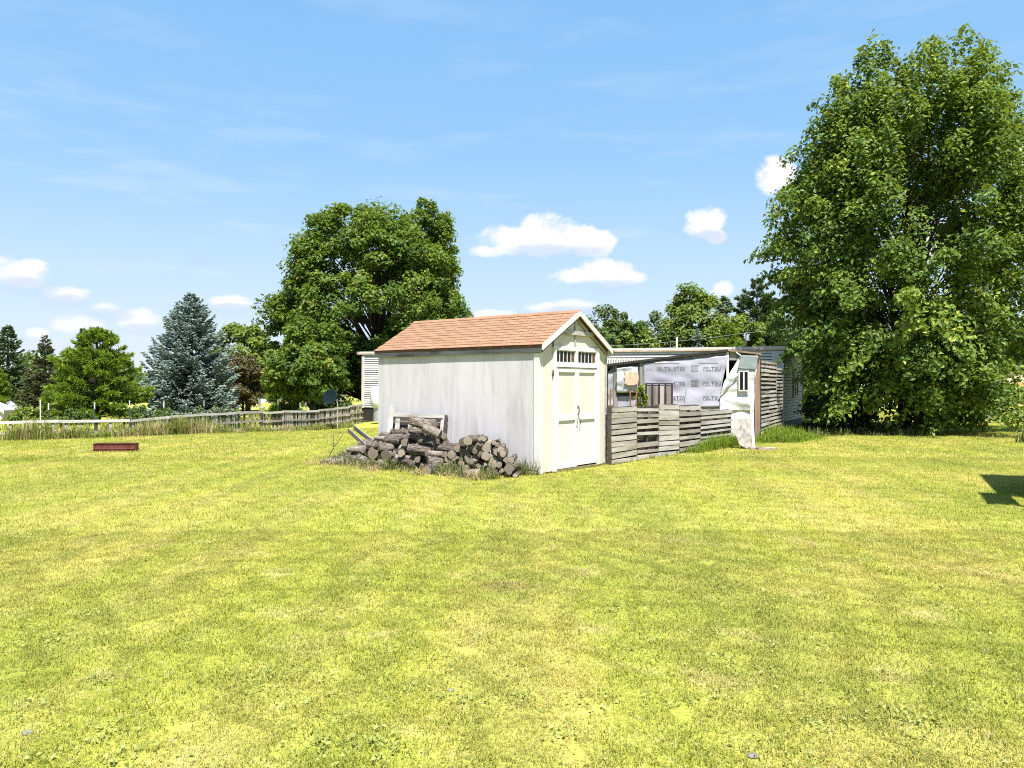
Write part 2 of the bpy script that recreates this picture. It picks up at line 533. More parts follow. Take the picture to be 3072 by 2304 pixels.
M['pallet_tan'] = surf('tan_pallet_wood', [(0.144, 0.108, 0.066), (0.24, 0.186, 0.12), (0.3, 0.252, 0.186)], 8, (.12, 1, 1), .9, .4, 26, .1)
M['pallet_bleach'] = surf('bleached_pallet_wood', [(0.232, 0.214, 0.199), (0.374, 0.353, 0.332), (0.476, 0.459, 0.444)], 8, (.12, 1, 1), .9, .4, 26, .15)
M['stringer'] = surf('dark_pallet_stringer', [(.035, .030, .025), (.085, .073, .062)], 8, (.2, 1, 1), .9, .4, 26, .15)
M['trailer_white'] = surf('white_trailer_siding', [(0.462, 0.455, 0.436), (0.528, 0.521, 0.508)], 3, (.3, 1, 1), .55, .05, 20, .02, stains=[((0.363, 0.343, 0.304), 2.2, (.4, 1, 2), .60, .8, .4)])
M['trailer_cream'] = surf('cream_trailer_siding', [(0.455, 0.455, 0.364), (0.546, 0.546, 0.455)], 2, (1, 1, 1), .6, .05, 20, .03, stains=[((0.266, 0.28, 0.21), 1.5, (1, 1, 1), .52, .75, .6)])
M['gutter'] = surf('rusty_gutter', [(0.312, 0.198, 0.126), (0.408, 0.3, 0.222), (0.456, 0.396, 0.336)], 2.5, (1, 1, 1), .7, .1, 20)
M['blue_white'] = surf('bluish_white_corner', [(0.39, 0.429, 0.488), (0.481, 0.507, 0.546)], 2, (1, 1, .3), .6, .05)
M['skirt'] = surf('trailer_skirt', [(.07, .075, .07), (.14, .14, .13)], 3, rough=.85)
M['wrap'] = surf('grey_house_wrap', [(0.289, 0.284, 0.351), (0.328, 0.323, 0.391)], 2.2, (1, 1, 1), .55, .35, 9, .0, bdist=.02)
M['print'] = surf('grey_wrap_print', [(.16, .16, .19), (.20, .20, .235)], 20, bump=0, rough=.6)
M['print_pale'] = surf('pale_wrap_print', [(0.314, 0.308, 0.342), (0.347, 0.342, 0.375)], 20, bump=0, rough=.6)
M['plastic'] = surf('white_plastic_sheet', [(0.488, 0.495, 0.508), (0.568, 0.574, 0.581)], 4, (1, 1, 1), .35, .5, 10, .0, bdist=.03, spec=.5)
M['white_board'] = surf('white_painted_panel', [(0.471, 0.471, 0.471), (0.521, 0.521, 0.521)], 3, (1, 1, .4), .6, .1, 18, stains=[((0.26, 0.248, 0.229), 6, (1, 1, .5), .60, .72, .6)])
M['grey_green'] = surf('grey_green_felt', [(0.15, 0.186, 0.192), (0.216, 0.252, 0.252)], 5, rough=.8, bump=.4)
M['rough_panel'] = surf('flaking_leaning_panel', [(.12, .108, .095), (.27, .25, .23), (.37, .355, .335)], 9, (1, 1, .7), .9, .6, 30)
M['old_wood'] = surf('old_grey_timber', [(0.11, 0.099, 0.0908), (0.198, 0.184, 0.171), (0.275, 0.261, 0.248)], 8, (1, 1, .1), .9, .4, 24, .1)
M['brown_wood'] = surf('brown_post_wood', [(0.12, 0.078, 0.057), (0.204, 0.141, 0.111), (0.264, 0.198, 0.162)], 7, (1, 1, .1), .9, .3, 24, .08)
M['dark_brown'] = surf('dark_brown_stain', [(.022, .012, .010), (.05, .028, .024)], 9, (1, 1, .1), .7, .2, 24, .1)
M['rust'] = surf('rusty_steel', [(0.105, 0.0315, 0.014), (0.21, 0.0735, 0.035), (0.252, 0.112, 0.063)], 18, (1, 1, .4), .85, .3)
M['roofing'] = surf('black_roll_roofing', [(.025, .025, .027), (.055, .055, .057)], 12, rough=.9)
M['peach'] = surf('peach_cloth', [(.44, .31, .22), (.52, .40, .31)], 6, rough=.9, bump=.2)
M['tarp_grey'] = surf('silver_tarp', [(0.165, 0.171, 0.187), (0.275, 0.281, 0.303), (0.374, 0.38, 0.396)], 6, (1, 1, .6), .5, .6, 12, bdist=.03)
M['tarp_pale'] = surf('pale_plastic_tarp', [(.26, .265, .29), (.40, .405, .43), (.47, .475, .50)], 7, (1, 1, .6), .45, .8, 14, bdist=.04, spec=.5)
M['ring_red'] = surf('rusty_red_steel', [(0.0575, 0.0115, 0.0103), (0.0978, 0.023, 0.0184), (0.132, 0.046, 0.0345)], 7, (1, 1, .4), .6, .12, 40, stains=[((.03, .008, .007), 3, (1, 1, .3), .58, .75, .6)])
M['ash'] = surf('ash_and_char', [(.05, .048, .045), (.16, .15, .14)], 20, rough=1)
M['post_green'] = surf('dark_green_post', [(.012, .03, .035), (.03, .05, .05)], 20, rough=.5)
M['post_white'] = surf('white_post_tip', [(0.504, 0.504, 0.504), (0.574, 0.574, 0.574)], 20, rough=.6)
M['concrete'] = surf('pale_concrete', [(0.252, 0.234, 0.216), (0.336, 0.312, 0.294)], 8, rough=.95)
M['stone'] = surf('pale_stone', [(0.135, 0.126, 0.114), (0.186, 0.18, 0.171)], 20, rough=.95, bump=.4)
M['stone_pink'] = surf('pinkish_paver', [(0.252, 0.186, 0.156), (0.33, 0.264, 0.228)], 12, rough=.95, bump=.3)
M['dish'] = surf('shaded_dish_back', [(.004, .009, .013), (.008, .015, .020)], 5, rough=.9, bump=.0, spec=.05)  # very dark colour stands in for shade on the back of the dish
M['tank'] = surf('white_tank_paint', [(0.518, 0.518, 0.511), (0.574, 0.574, 0.567)], 3, rough=.35, bump=.02, spec=.5)
M['bluegrey'] = surf('dark_roof_shingle', [(.10, .11, .13), (.17, .18, .21)], 3, rough=.9)
M['greyroof'] = surf('pale_metal_roof', [(0.27, 0.276, 0.3), (0.348, 0.354, 0.378)], 3, rough=.5)
M['house_white'] = surf('house_white_siding', [(0.462, 0.455, 0.441), (0.532, 0.525, 0.511)], 2, rough=.7, bump=0)
M['house_pink'] = surf('house_pinkish_siding', [(0.39, 0.319, 0.286), (0.455, 0.39, 0.358)], 2, rough=.7, bump=0)
M['house_blue'] = surf('house_pale_blue_siding', [(0.252, 0.3, 0.324), (0.312, 0.36, 0.378)], 2, rough=.7, bump=0)
M['house_orange'] = surf('orange_wood_siding', [(0.372, 0.216, 0.078), (0.444, 0.288, 0.132)], 3, (1, 1, .2), rough=.7)
M['house_cream'] = surf('cream_house_wall', [(0.384, 0.336, 0.276), (0.444, 0.402, 0.348)], 2, rough=.7, bump=0)
M['red_roof'] = surf('red_metal_roof', [(0.216, 0.06, 0.042), (0.288, 0.102, 0.072)], 3, rough=.7)
M['chair_blue'] = surf('pale_blue_plastic', [(0.204, 0.3, 0.372), (0.264, 0.36, 0.42)], 3, rough=.5, bump=0)
M['purple'] = surf('purple_glass', [(.05, .02, .10), (.12, .05, .20)], 6, rough=.1, bump=0, spec=.8)
M['bark'] = bark_mat('tree_bark', [(.014, .011, .009), (.040, .033, .027), (.075, .065, .055)], 8)
M['bark_grey'] = bark_mat('grey_tree_bark', [(.05, .046, .042), (.13, .12, .11), (.22, .20, .19)], 8)
M['stump'] = bark_mat('bleached_stump_wood', [(0.144, 0.138, 0.132), (0.276, 0.27, 0.264), (0.372, 0.366, 0.36)], 7)
M['leaf_big'] = leaf_mat('maple_leaf', [(0.0254, 0.0553, 0.0107), (0.0693, 0.13, 0.0171), (0.133, 0.197, 0.0257), (0.243, 0.283, 0.0428)], [0, .35, .8, 1], .34, (.28, .34, .03), .55, .28)
M['leaf_maple'] = leaf_mat('dark_maple_leaf', [(0.0206, 0.047, 0.00806), (0.0598, 0.11, 0.0121), (0.109, 0.168, 0.0182), (0.196, 0.185, 0.0302)], [0, .35, .85, 1], .34, (.25, .35, .02), .55, .25)
M['leaf_light'] = leaf_mat('light_leaf', [(0.056, 0.0952, 0.0179), (0.118, 0.174, 0.0269), (0.19, 0.235, 0.0448)], None, .35, (.30, .36, .03), .5)
M['leaf_mid'] = leaf_mat('mid_leaf', [(.030, .060, .016), (.065, .110, .024), (.115, .160, .038)], None, .32, (.22, .30, .03), .5)
M['leaf_grey'] = leaf_mat('grey_green_leaf', [(.045, .075, .040), (.090, .130, .066), (.15, .19, .10)], None, .3, (.2, .26, .06), .5)
M['leaf_brown'] = leaf_mat('bronze_leaf', [(.045, .040, .016), (.095, .078, .034), (.14, .12, .045)], None, .3, (.2, .16, .04), .55)
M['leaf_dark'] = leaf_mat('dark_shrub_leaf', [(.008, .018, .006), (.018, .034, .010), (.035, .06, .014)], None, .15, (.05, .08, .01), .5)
M['blue_spruce'] = leaf_mat('blue_spruce_needles', [(0.0966, 0.136, 0.124), (0.213, 0.277, 0.255), (0.367, 0.431, 0.401)], None, .12, (.2, .28, .22), .55)
M['spruce'] = leaf_mat('spruce_needles', [(0.0319, 0.0609, 0.029), (0.0798, 0.123, 0.0522), (0.138, 0.181, 0.0798)], None, .12, (.12, .18, .04), .55)
M['spruce_brown'] = leaf_mat('tired_spruce_needles', [(0.042, 0.056, 0.0252), (0.105, 0.119, 0.0504), (0.168, 0.154, 0.077)], None, .12, (.12, .14, .04), .55)
M['pine'] = leaf_mat('bright_pine_needles', [(0.0725, 0.138, 0.0207), (0.164, 0.259, 0.031), (0.284, 0.371, 0.0517)], None, .22, (.26, .34, .02), .5)
M['pine_dark'] = leaf_mat('dark_pine_needles', [(0.0297, 0.0607, 0.0216), (0.0675, 0.115, 0.0378), (0.135, 0.182, 0.0607)], None, .18, (.15, .22, .03), .5)
M['weed'] = leaf_mat('weed_green', [(.07, .10, .018), (.14, .175, .03), (.24, .24, .06), (.36, .30, .13)], [0, .45, .8, 1], .35, (.3, .34, .04), .55)
M['weed_lush'] = leaf_mat('lush_grass', [(.075, .13, .012), (.13, .20, .018), (.20, .24, .03)], None, .38, (.3, .4, .02), .5)
M['weed_dark'] = leaf_mat('coarse_grass', [(.035, .06, .015), (.085, .115, .03), (.17, .18, .06), (.34, .30, .16)], [0, .4, .8, 1], .3, (.2, .25, .04), .55)
M['clover'] = leaf_mat('clover_leaf', [(.17, .20, .04), (.26, .29, .07), (.34, .36, .13)], None, .35, (.36, .40, .08), .55)
M['dry'] = leaf_mat('dry_straw', [(.20, .16, .07), (.34, .27, .13), (.45, .38, .22)], None, .3, (.4, .33, .15), .6)

# ------------------------------------------------------------------ ground


def make_ground():
    def axis(a, b, fine0, fine1, st, grow=1.22):
        v = list(np.arange(fine0, fine1 + 1e-6, st))
        s = st
        while v[-1] < b:
            s *= grow; v.append(v[-1] + s)
        s = st
        while v[0] > a:
            s *= grow; v.insert(0, v[0] - s)
        return np.array(v)
    xs = axis(-900, 900, -24, 16, .8); ys = axis(-200, 1500, -2, 46, .8)
    X, Y = np.meshgrid(xs, ys)
    Z = ground_z(X, Y)
    V = np.stack([X, Y, Z], -1).reshape(-1, 3)
    nx, ny = len(xs), len(ys)
    i = np.arange(nx - 1)[None, :] + nx * np.arange(ny - 1)[:, None]
    fc = np.stack([i, i + 1, i + nx + 1, i + nx], -1).reshape(-1)
    me = np_mesh('ground', V, fc, np.full((nx - 1) * (ny - 1), 4), lawn_ground_mat(), smooth=True)
    o = link('ground', me); o['kind'] = 'structure'
    o['label'] = 'mown lawn of lime and straw coloured grass'


make_ground()

# ------------------------------------------------------------------ grass blades


def blade_arrays(P, h, w, lean, az, rng, seg=2, curl=.5):
    """one bent blade per point"""
    n = len(P)
    d = np.stack([np.cos(az), np.sin(az), np.zeros(n)], -1)
    s = np.stack([-np.sin(az + rng.uniform(-.9, .9, n)), np.cos(az), np.zeros(n)], -1)
    up = np.array([0, 0, 1.0])
    tip = P + d * (h * np.sin(lean))[:, None] + up * (h * np.cos(lean))[:, None]
    mid = P + d * (h * .55 * np.sin(lean * curl))[:, None] + up * (h * .58 * np.cos(lean * curl))[:, None]
    a = s * (w / 2)[:, None]
    if seg == 1:
        V = np.stack([P - a, P + a, tip], 1).reshape(-1, 3)
        i = np.arange(n) * 3
        return V, np.stack([i, i + 1, i + 2], -1).reshape(-1), np.full(n, 3), 1
    V = np.stack([P - a, P + a, mid + a * .85, mid - a * .85, tip], 1).reshape(-1, 3)
    i = np.arange(n) * 5
    q = np.stack([i, i + 1, i + 2, i + 3, i + 3, i + 2, i + 4], -1).reshape(-1)
    return V, q, np.tile([4, 3], n), 2


def blades_mesh(name, P, h, w, lean, mat, seed, seg=2, curl=.5, rnd=None, az=None):
    rng = np.random.default_rng(seed)
    n = len(P)
    az = rng.uniform(0, 2 * np.pi, n) if az is None else az
    V, fl, lt, k = blade_arrays(P, h, w, lean, az, rng, seg, curl)
    rnd = rng.random(n) if rnd is None else rnd
    return np_mesh(name, V, fl, lt, mat, np.repeat(rnd, k))


SHED_A = G(539, 475)                       # near corner of the shed
SHED_ROT = math.atan2(.797, .606)
SHED_W, SHED_L = 2.38, 4.18


def to_shed(x, y):
    dx, dy = x - SHED_A.x, y - SHED_A.y
    c, s = math.cos(SHED_ROT), math.sin(SHED_ROT)
    return dx * c + dy * s, -dx * s + dy * c


def make_lawn():
    mat = lawn_blade_mat()
    coll = bpy.data.collections.new('lawn_tufts')
    rng = np.random.default_rng(1)
    k = 0
    for lod, (size, n, hh, ww, seg) in enumerate([(.5, 2300, .036, .0036, 2), (.5, 1100, .042, .0075, 1), (1.0, 1700, .048, .014, 1)]):
        for var in range(3):
            P = np.zeros((n, 3)); P[:, :2] = rng.uniform(-size * .56, size * .56, (n, 2)); P[:, 2] = -.004
            tuft = np.array([mnoise.noise(Vector((p[0] * 7 + 9 * var, p[1] * 7, lod))) for p in P])
            h = hh * rng.uniform(.45, 1.25, n) * (1 + .5 * tuft)
            lean = np.abs(rng.normal(.95, .38, n)).clip(.05, 1.5)
            me = blades_mesh('lawn_tuft', P, h, ww * rng.uniform(.6, 1.3, n), lean, mat, 10 + k, seg)
            o = bpy.data.objects.new('lawn_tuft_%02d' % k, me); coll.objects.link(o); k += 1
    pts, idx, rot, scl = [], [], [], []
    def ok(x, y):
        a, b = to_shed(x, y)
        if -.05 < a < SHED_W + .05 and -.02 < b < SHED_L + .1: return False
        return True
    def fill(y0, y1, st, lod):
        yy = y0
        while yy < y1:
            half = .70 * yy + 2.2
            xx = -half
            while xx < half:
                x = xx + rng.uniform(-.12, .12) * st; y = yy + rng.uniform(-.12, .12) * st
                bank = 21.8 + min(max((x + 15.5) * .62, -3), 9)
                if ok(x, y) and not (x < -2 and y > bank + 1.2 and y > 20):
                    pts.append((x, y, gz(x, y))); idx.append(lod * 3 + rng.integers(3)); rot.append(rng.uniform(0, 6.283)); scl.append(rng.uniform(.85, 1.2))
                xx += st
            yy += st
    fill(1.6, 8.5, .47, 0); fill(8.5, 17, .47, 1); fill(17, 48, .95, 2)
    me = bpy.data.meshes.new('lawn_grass')
    me.from_pydata(pts, [], [])
    a = me.attributes.new('idx', 'INT', 'POINT'); a.data.foreach_set('value', np.array(idx, np.int32))
    a = me.attributes.new('rotz', 'FLOAT', 'POINT'); a.data.foreach_set('value', np.array(rot, np.float32))
    a = me.attributes.new('scl', 'FLOAT', 'POINT'); a.data.foreach_set('value', np.array(scl, np.float32))
    o = link('lawn_grass', me)
    tag(o, 'short mown lawn grass, lime green and straw yellow', 'grass', kind='stuff')
    ng = bpy.data.node_groups.new('lawn_scatter', 'GeometryNodeTree')
    ng.interface.new_socket('Geometry', in_out='INPUT', socket_type='NodeSocketGeometry')
    ng.interface.new_socket('Geometry', in_out='OUTPUT', socket_type='NodeSocketGeometry')
    N, Lk = ng.nodes.new, ng.links.new
    gi, go = N('NodeGroupInput'), N('NodeGroupOutput')
    ci = N('GeometryNodeCollectionInfo'); ci.inputs['Collection'].default_value = coll
    ci.inputs['Separate Children'].default_value = True; ci.inputs['Reset Children'].default_value = True
    ip = N('GeometryNodeInstanceOnPoints'); ip.inputs['Pick Instance'].default_value = True
    def attr(nm, typ):
        n = N('GeometryNodeInputNamedAttribute'); n.data_type = typ; n.inputs[0].default_value = nm; return n.outputs[0]
    cx = N('ShaderNodeCombineXYZ'); Lk(attr('rotz', 'FLOAT'), cx.inputs[2])
    Lk(gi.outputs[0], ip.inputs['Points']); Lk(ci.outputs[0], ip.inputs['Instance'])
    Lk(attr('idx', 'INT'), ip.inputs['Instance Index']); Lk(cx.outputs[0], ip.inputs['Rotation']); Lk(attr('scl', 'FLOAT'), ip.inputs['Scale'])
    Lk(ip.outputs[0], go.inputs[0])
    md = o.modifiers.new('scatter', 'NODES'); md.node_group = ng


make_lawn()

# ------------------------------------------------------------------ the garden shed


def make_shed():
    W, L, E = SHED_W, SHED_L, 2.29
    S = thing('garden_shed', 'small weathered white shed with terracotta shingle roof and double doors', 'shed', SHED_A, SHED_ROT)
    ZA, SL = 3.035, .56
    zr = lambda x: ZA - SL * abs(x - W / 2)                # top surface of the roof
    zu = lambda x: zr(x) - .055
    rnd = random.Random(3)
    # floor and closed walls
    BOX('floor', M['dark_in'], S, .03, W - .03, .03, L - .03, .02, .1)
    n = 4; pw = L / n
    for i in range(n):                                     # plywood sheets of the long wall
        y0, y1 = i * pw + (.003 if i else 0), (i + 1) * pw - (.003 if i < n - 1 else 0)
        BOX('siding_panel', M['plywood_side'], S, 0, .018, y0, y1, .015 + rnd.uniform(0, .02), E)
        BOX('siding_panel', M['plywood_side'], S, W - .018, W, y0, y1, .02, E)
    BOX('frame', M['dark_in'], S, .019, .05, .03, L - .03, .05, E - .01)
    BOX('frame', M['dark_in'], S, W - .05, W - .019, .03, L - .03, .05, E - .01)
    def face(poly, y0, y1): return MB().prism(poly, lambda u, v, t: (u, y0 + (y1 - y0) * t, v))
    back = [(.02, .02), (W - .02, .02), (W - .02, zu(W - .02)), (W / 2, zu(W / 2)), (.02, zu(.02))]
    face(back, L - .018, L).build('back_wall', M['plywood_side'], S)
    # front: cream sheets left and right of the doors, two in the gable
    xl, xr, zt = .455, 2.02, 2.325
    face([(.02, .03), (xl, .03), (xl, zu(xl)), (.02, zu(.02))], 0, .018).build('front_panel', M['cream_ply'], S)
    face([(xr, .03), (W - .02, .03), (W - .02, zu(W - .02)), (xr, zu(xr))], 0, .018).build('front_panel', M['cream_ply'], S)
    for a, b in ((xl + .003, W / 2 - .002), (W / 2 + .002, xr - .003)):
        pts = [(a, zt), (b, zt), (b, zu(b)), (a, zu(a))]
        face(pts, 0, .018).build('gable_panel', M['cream_ply'], S)
    BOX('frame', M['dark_in'], S, .06, W - .06, .06, .09, .1, 2.28)
    # corner boards
    BOX('corner_board', M['white_trim'], S, -.016, .0195, -.016, .105, .01, E - .1)
    BOX('corner_board', M['white_trim'], S, .02, .10, -.018, -.0005, .01, 2.26)
    BOX('corner_board', M['grey_trim'], S, W - .07, W + .014, -.014, -.0005, .03, 2.26)
    # door frame, transom, mullion
    T = M['white_trim']
    BOX('door_jamb', T, S, .43, .525, -.036, -.0005, .02, 2.35)
    BOX('door_jamb', T, S, 1.965, 2.055, -.036, -.0005, .03, 2.35)
    BOX('transom_bar', T, S, .526, 1.964, -.038, .03, 1.955, 2.035)
    BOX('head_board', T, S, .526, 1.964, -.026, .0, 2.272, 2.35)
    BOX('mullion', T, S, 1.195, 1.275, -.027, .03, 2.036, 2.271)
    for (a, b) in ((.527, 1.194), (1.276, 1.963)):
        wn = BOX('window', M['dark_in'], S, a, b, .05, .06, 2.037, 2.27)
        fr = .014
        BOX('window_frame', T, wn, a, b, -.012, .01, 2.037, 2.037 + fr)
        BOX('window_frame', T, wn, a, b, -.012, .01, 2.27 - fr, 2.27)
        BOX('window_frame', T, wn, a, a + fr, -.011, .009, 2.037 + fr, 2.27 - fr)
        BOX('window_frame', T, wn, b - fr, b, -.011, .009, 2.037 + fr, 2.27 - fr)
        ia, ib = a + fr, b - fr; pwid = (ib - ia) / 5
        for k in range(5):
            gm = M['glass'] if k < 4 else M['brown_glass']
            BOX('pane', gm, wn, ia + k * pwid + .006, ia + (k + 1) * pwid - .006, .006, .010, 2.037 + fr, 2.27 - fr)
            if k: BOX('muntin', T, wn, ia + k * pwid - .0045, ia + k * pwid + .0045, -.006, .012, 2.037 + fr, 2.27 - fr)
    # doors
    for (a, b, z0) in ((.528, 1.236, .055), (1.242, 1.962, .075)):
        st, zt_, zm0, zm1 = .068, 1.945, .95, 1.045
        D = BOX('door', M['cream_white'], S, a + .01, b - .01, .004, .022, z0 + .01, zt_ - .01)
        BOX('stile', T, D, a, a + st, -.026, .0035, z0, zt_)
        BOX('stile', T, D, b - st, b, -.026, .0035, z0, zt_)
        BOX('rail', T, D, a + st, b - st, -.025, .0035, zt_ - .085, zt_)
        BOX('rail', T, D, a + st, b - st, -.025, .0035, zm0, zm1)
        BOX('rail', T, D, a + st, b - st, -.024, .0035, z0, z0 + .05)
        BOX('panel', M['cream_ply'], D, a + st + .004, b - st - .004, .0, .0036, zm1 + .004, zt_ - .09)
        BOX('panel', M['cream_white'], D, a + st + .004, b - st - .004, .0, .0036, z0 + .054, zm0 - .004)
        if a > 1:
            hl = MB().tube([(1.262, -.03, 1.20), (1.262, -.055, 1.18), (1.262, -.058, 1.08), (1.262, -.03, 1.06)], .0075, 6)
            hl.box(1.245, 1.279, -.032, -.0255, 1.17, 1.225); hl.box(1.25, 1.274, -.032, -.0255, 1.04, 1.075); hl.build('handle', M['black_metal'], D)
            MB().tube([(1.262, -.026, .985), (1.262, -.034, .985)], .011, 8).build('keyhole', M['black_metal'], D)
            MB().tube([(1.305, -.02, .98), (1.315, -.05, .95), (1.31, -.055, .89), (1.325, -.03, .85)], .008, 6).build('hasp', M['black_metal'], D)
        else:
            MB().tube([(1.215, -.02, .99), (1.205, -.05, .95), (1.215, -.05, .88), (1.205, -.03, .83)], .009, 6).build('hasp', M['galv'], D)
            for zz in (1.78, 2.33): MB().box(.40, .432, -.034, -.02, zz, zz + .11).build('hinge', M['black_metal'], D)
    BOX('threshold', M['brown_wood'], S, .53, 1.96, -.02, .05, .012, .045)
    # gable trim: weathered collar board and king post, inner raking trim
    BOX('collar_board', M['grey_trim'], S, .57, 1.81, -.05, -.02, 2.575, 2.655)
    BOX('king_post', M['grey_trim'], S, 1.165, 1.215, -.019, -.0005, 2.352, 2.90)
    for s in (-1, 1):
        def rk(x0, x1, off, wd, y0, y1, mt, nm):
            xs = [W / 2 + s * x0, W / 2 + s * x1]
            MB().prism([(xs[0], zr(xs[0]) - off), (xs[1], zr(xs[1]) - off), (xs[1], zr(xs[1]) - off - wd), (xs[0], zr(xs[0]) - off - wd)],
                       lambda u, v, t: (u, y0 + (y1 - y0) * t, v)).build(nm, mt, S)
        rk(.0, W / 2 + .06, -.012, .105, -.13, -.105, T, 'rake_board')
        rk(.03, W / 2 - .01, .115, .05, -.035, -.0005, M['grey_trim'], 'rake_trim')
        rk(.08, W / 2 - .06, .20, .028, -.022, -.0005, M['cream_ply'], 'rake_trim')
    # roof: deck, shingles one by one on the visible slope, cap shingles on the ridge
    deck = MB()
    y0, y1 = -.105, L + .07
    for s in (-1, 1):
        e = W / 2 + .05
        deck.prism([(W / 2, ZA - .008), (W / 2 + s * e, zr(W / 2 + s * e) - .008), (W / 2 + s * e, zr(W / 2 + s * e) - .045), (W / 2, ZA - .05)],
                   lambda u, v, t: (u, y0 + (y1 - y0) * t, v))
    RO = deck.build('roof', M['shingle_edge'], S)
    th = math.atan(SL); slen = (W / 2 + .065) / math.cos(th)
    rows, tab = 12, .292
    exp_ = slen / rows
    sm = MB().box(-tab / 2 + .005, tab / 2 - .005, 0, exp_ + .02, -.008, .006).mesh('shingle', M['shingle'])
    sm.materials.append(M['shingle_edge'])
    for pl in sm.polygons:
        if abs(pl.normal.z) < .5: pl.material_index = 1  # dark edge colour stands for row shadow lines and dirty edges
    for r in range(rows):
        off = (r % 2) * tab / 2 + rnd.uniform(-.02, .02)
        y = y0 - .02 + off - tab
        while y < y1 + .01:
            a, b = max(y, y0 - .02), min(y + tab, y1 + .015)
            if b - a > .04:
                d = r * exp_                               # distance up the slope from the eave
                x = -.065 + d * math.cos(th); z = zr(-.065) + d * math.sin(th)
                # local x runs along the ridge, local y up the slope
                ang = th - .06 + rnd.uniform(-.006, .006)
                Mx = Matrix(((0, math.cos(ang), -math.sin(ang)), (-1, 0, 0), (0, math.sin(ang), math.cos(ang))))
                o = link('shingle', sm, RO)
                o.rotation_euler = Mx.to_euler(); o.location = (x, (a + b) / 2, z + .010 + rnd.uniform(0, .003)); o.scale = ((b - a) / tab, 1, 1)
            y += tab
    far = MB()
    for r in range(rows):
        d0 = r * exp_
        xa = W + .065 - d0 * math.cos(th); za = zr(W + .065) + d0 * math.sin(th)
        far.bar((xa, y0 - .02, za), (xa - .0001, y1 + .015, za), exp_ * 1.9, .012, up=(math.sin(th), 0, math.cos(th)))
    far.build('shingle_course', M['shingle'], RO)
    cm = MB().prism([(-.11, -.055), (0, .006), (.11, -.055), (.11, -.067), (0, -.006), (-.11, -.067)], lambda u, v, t: (u, -.125 + .25 * t, v)).mesh('ridge_cap', M['shingle'])
    k = int((y1 - y0 + .03) / .20)
    for i in range(k + 1):
        link('ridge_cap', cm, RO, (W / 2, y0 + .1 + i * (y1 - y0 - .2) / k, ZA + .016 + rnd.uniform(0, .004)), (R(1.2), 0, 0))
    # eave fascia, two boards of different age
    BOX('fascia_board', M['fascia'], S, -.046, -.022, -.10, 2.62, 2.205, 2.322)
    BOX('fascia_board', M['fascia'], S, -.048, -.024, 2.626, L + .06, 2.20, 2.316)
    BOX('soffit', M['fascia'], S, -.021, -.001, -.09, L + .05, 2.285, 2.318)
    BOX('fascia_board', M['white_trim'], S, W + .02, W + .045, -.10, L + .06, 2.2, 2.31)
    # skids the shed stands on
    for xx in (.12, W - .24): BOX('skid', M['old_wood'], S, xx, xx + .12, .05, L - .05, -.03, .02)
    return S


M['brown_glass'] = glass_mat('window_glass_brown', (.10, .055, .025), .3)
SHED = make_shed()
SHM = Matrix.Translation(SHED_A) @ Matrix.Rotation(SHED_ROT, 4, 'Z')


def shed_pt(x, y, z=0.0):
    return SHM @ Vector((x, y, z))


# ------------------------------------------------------------------ firewood


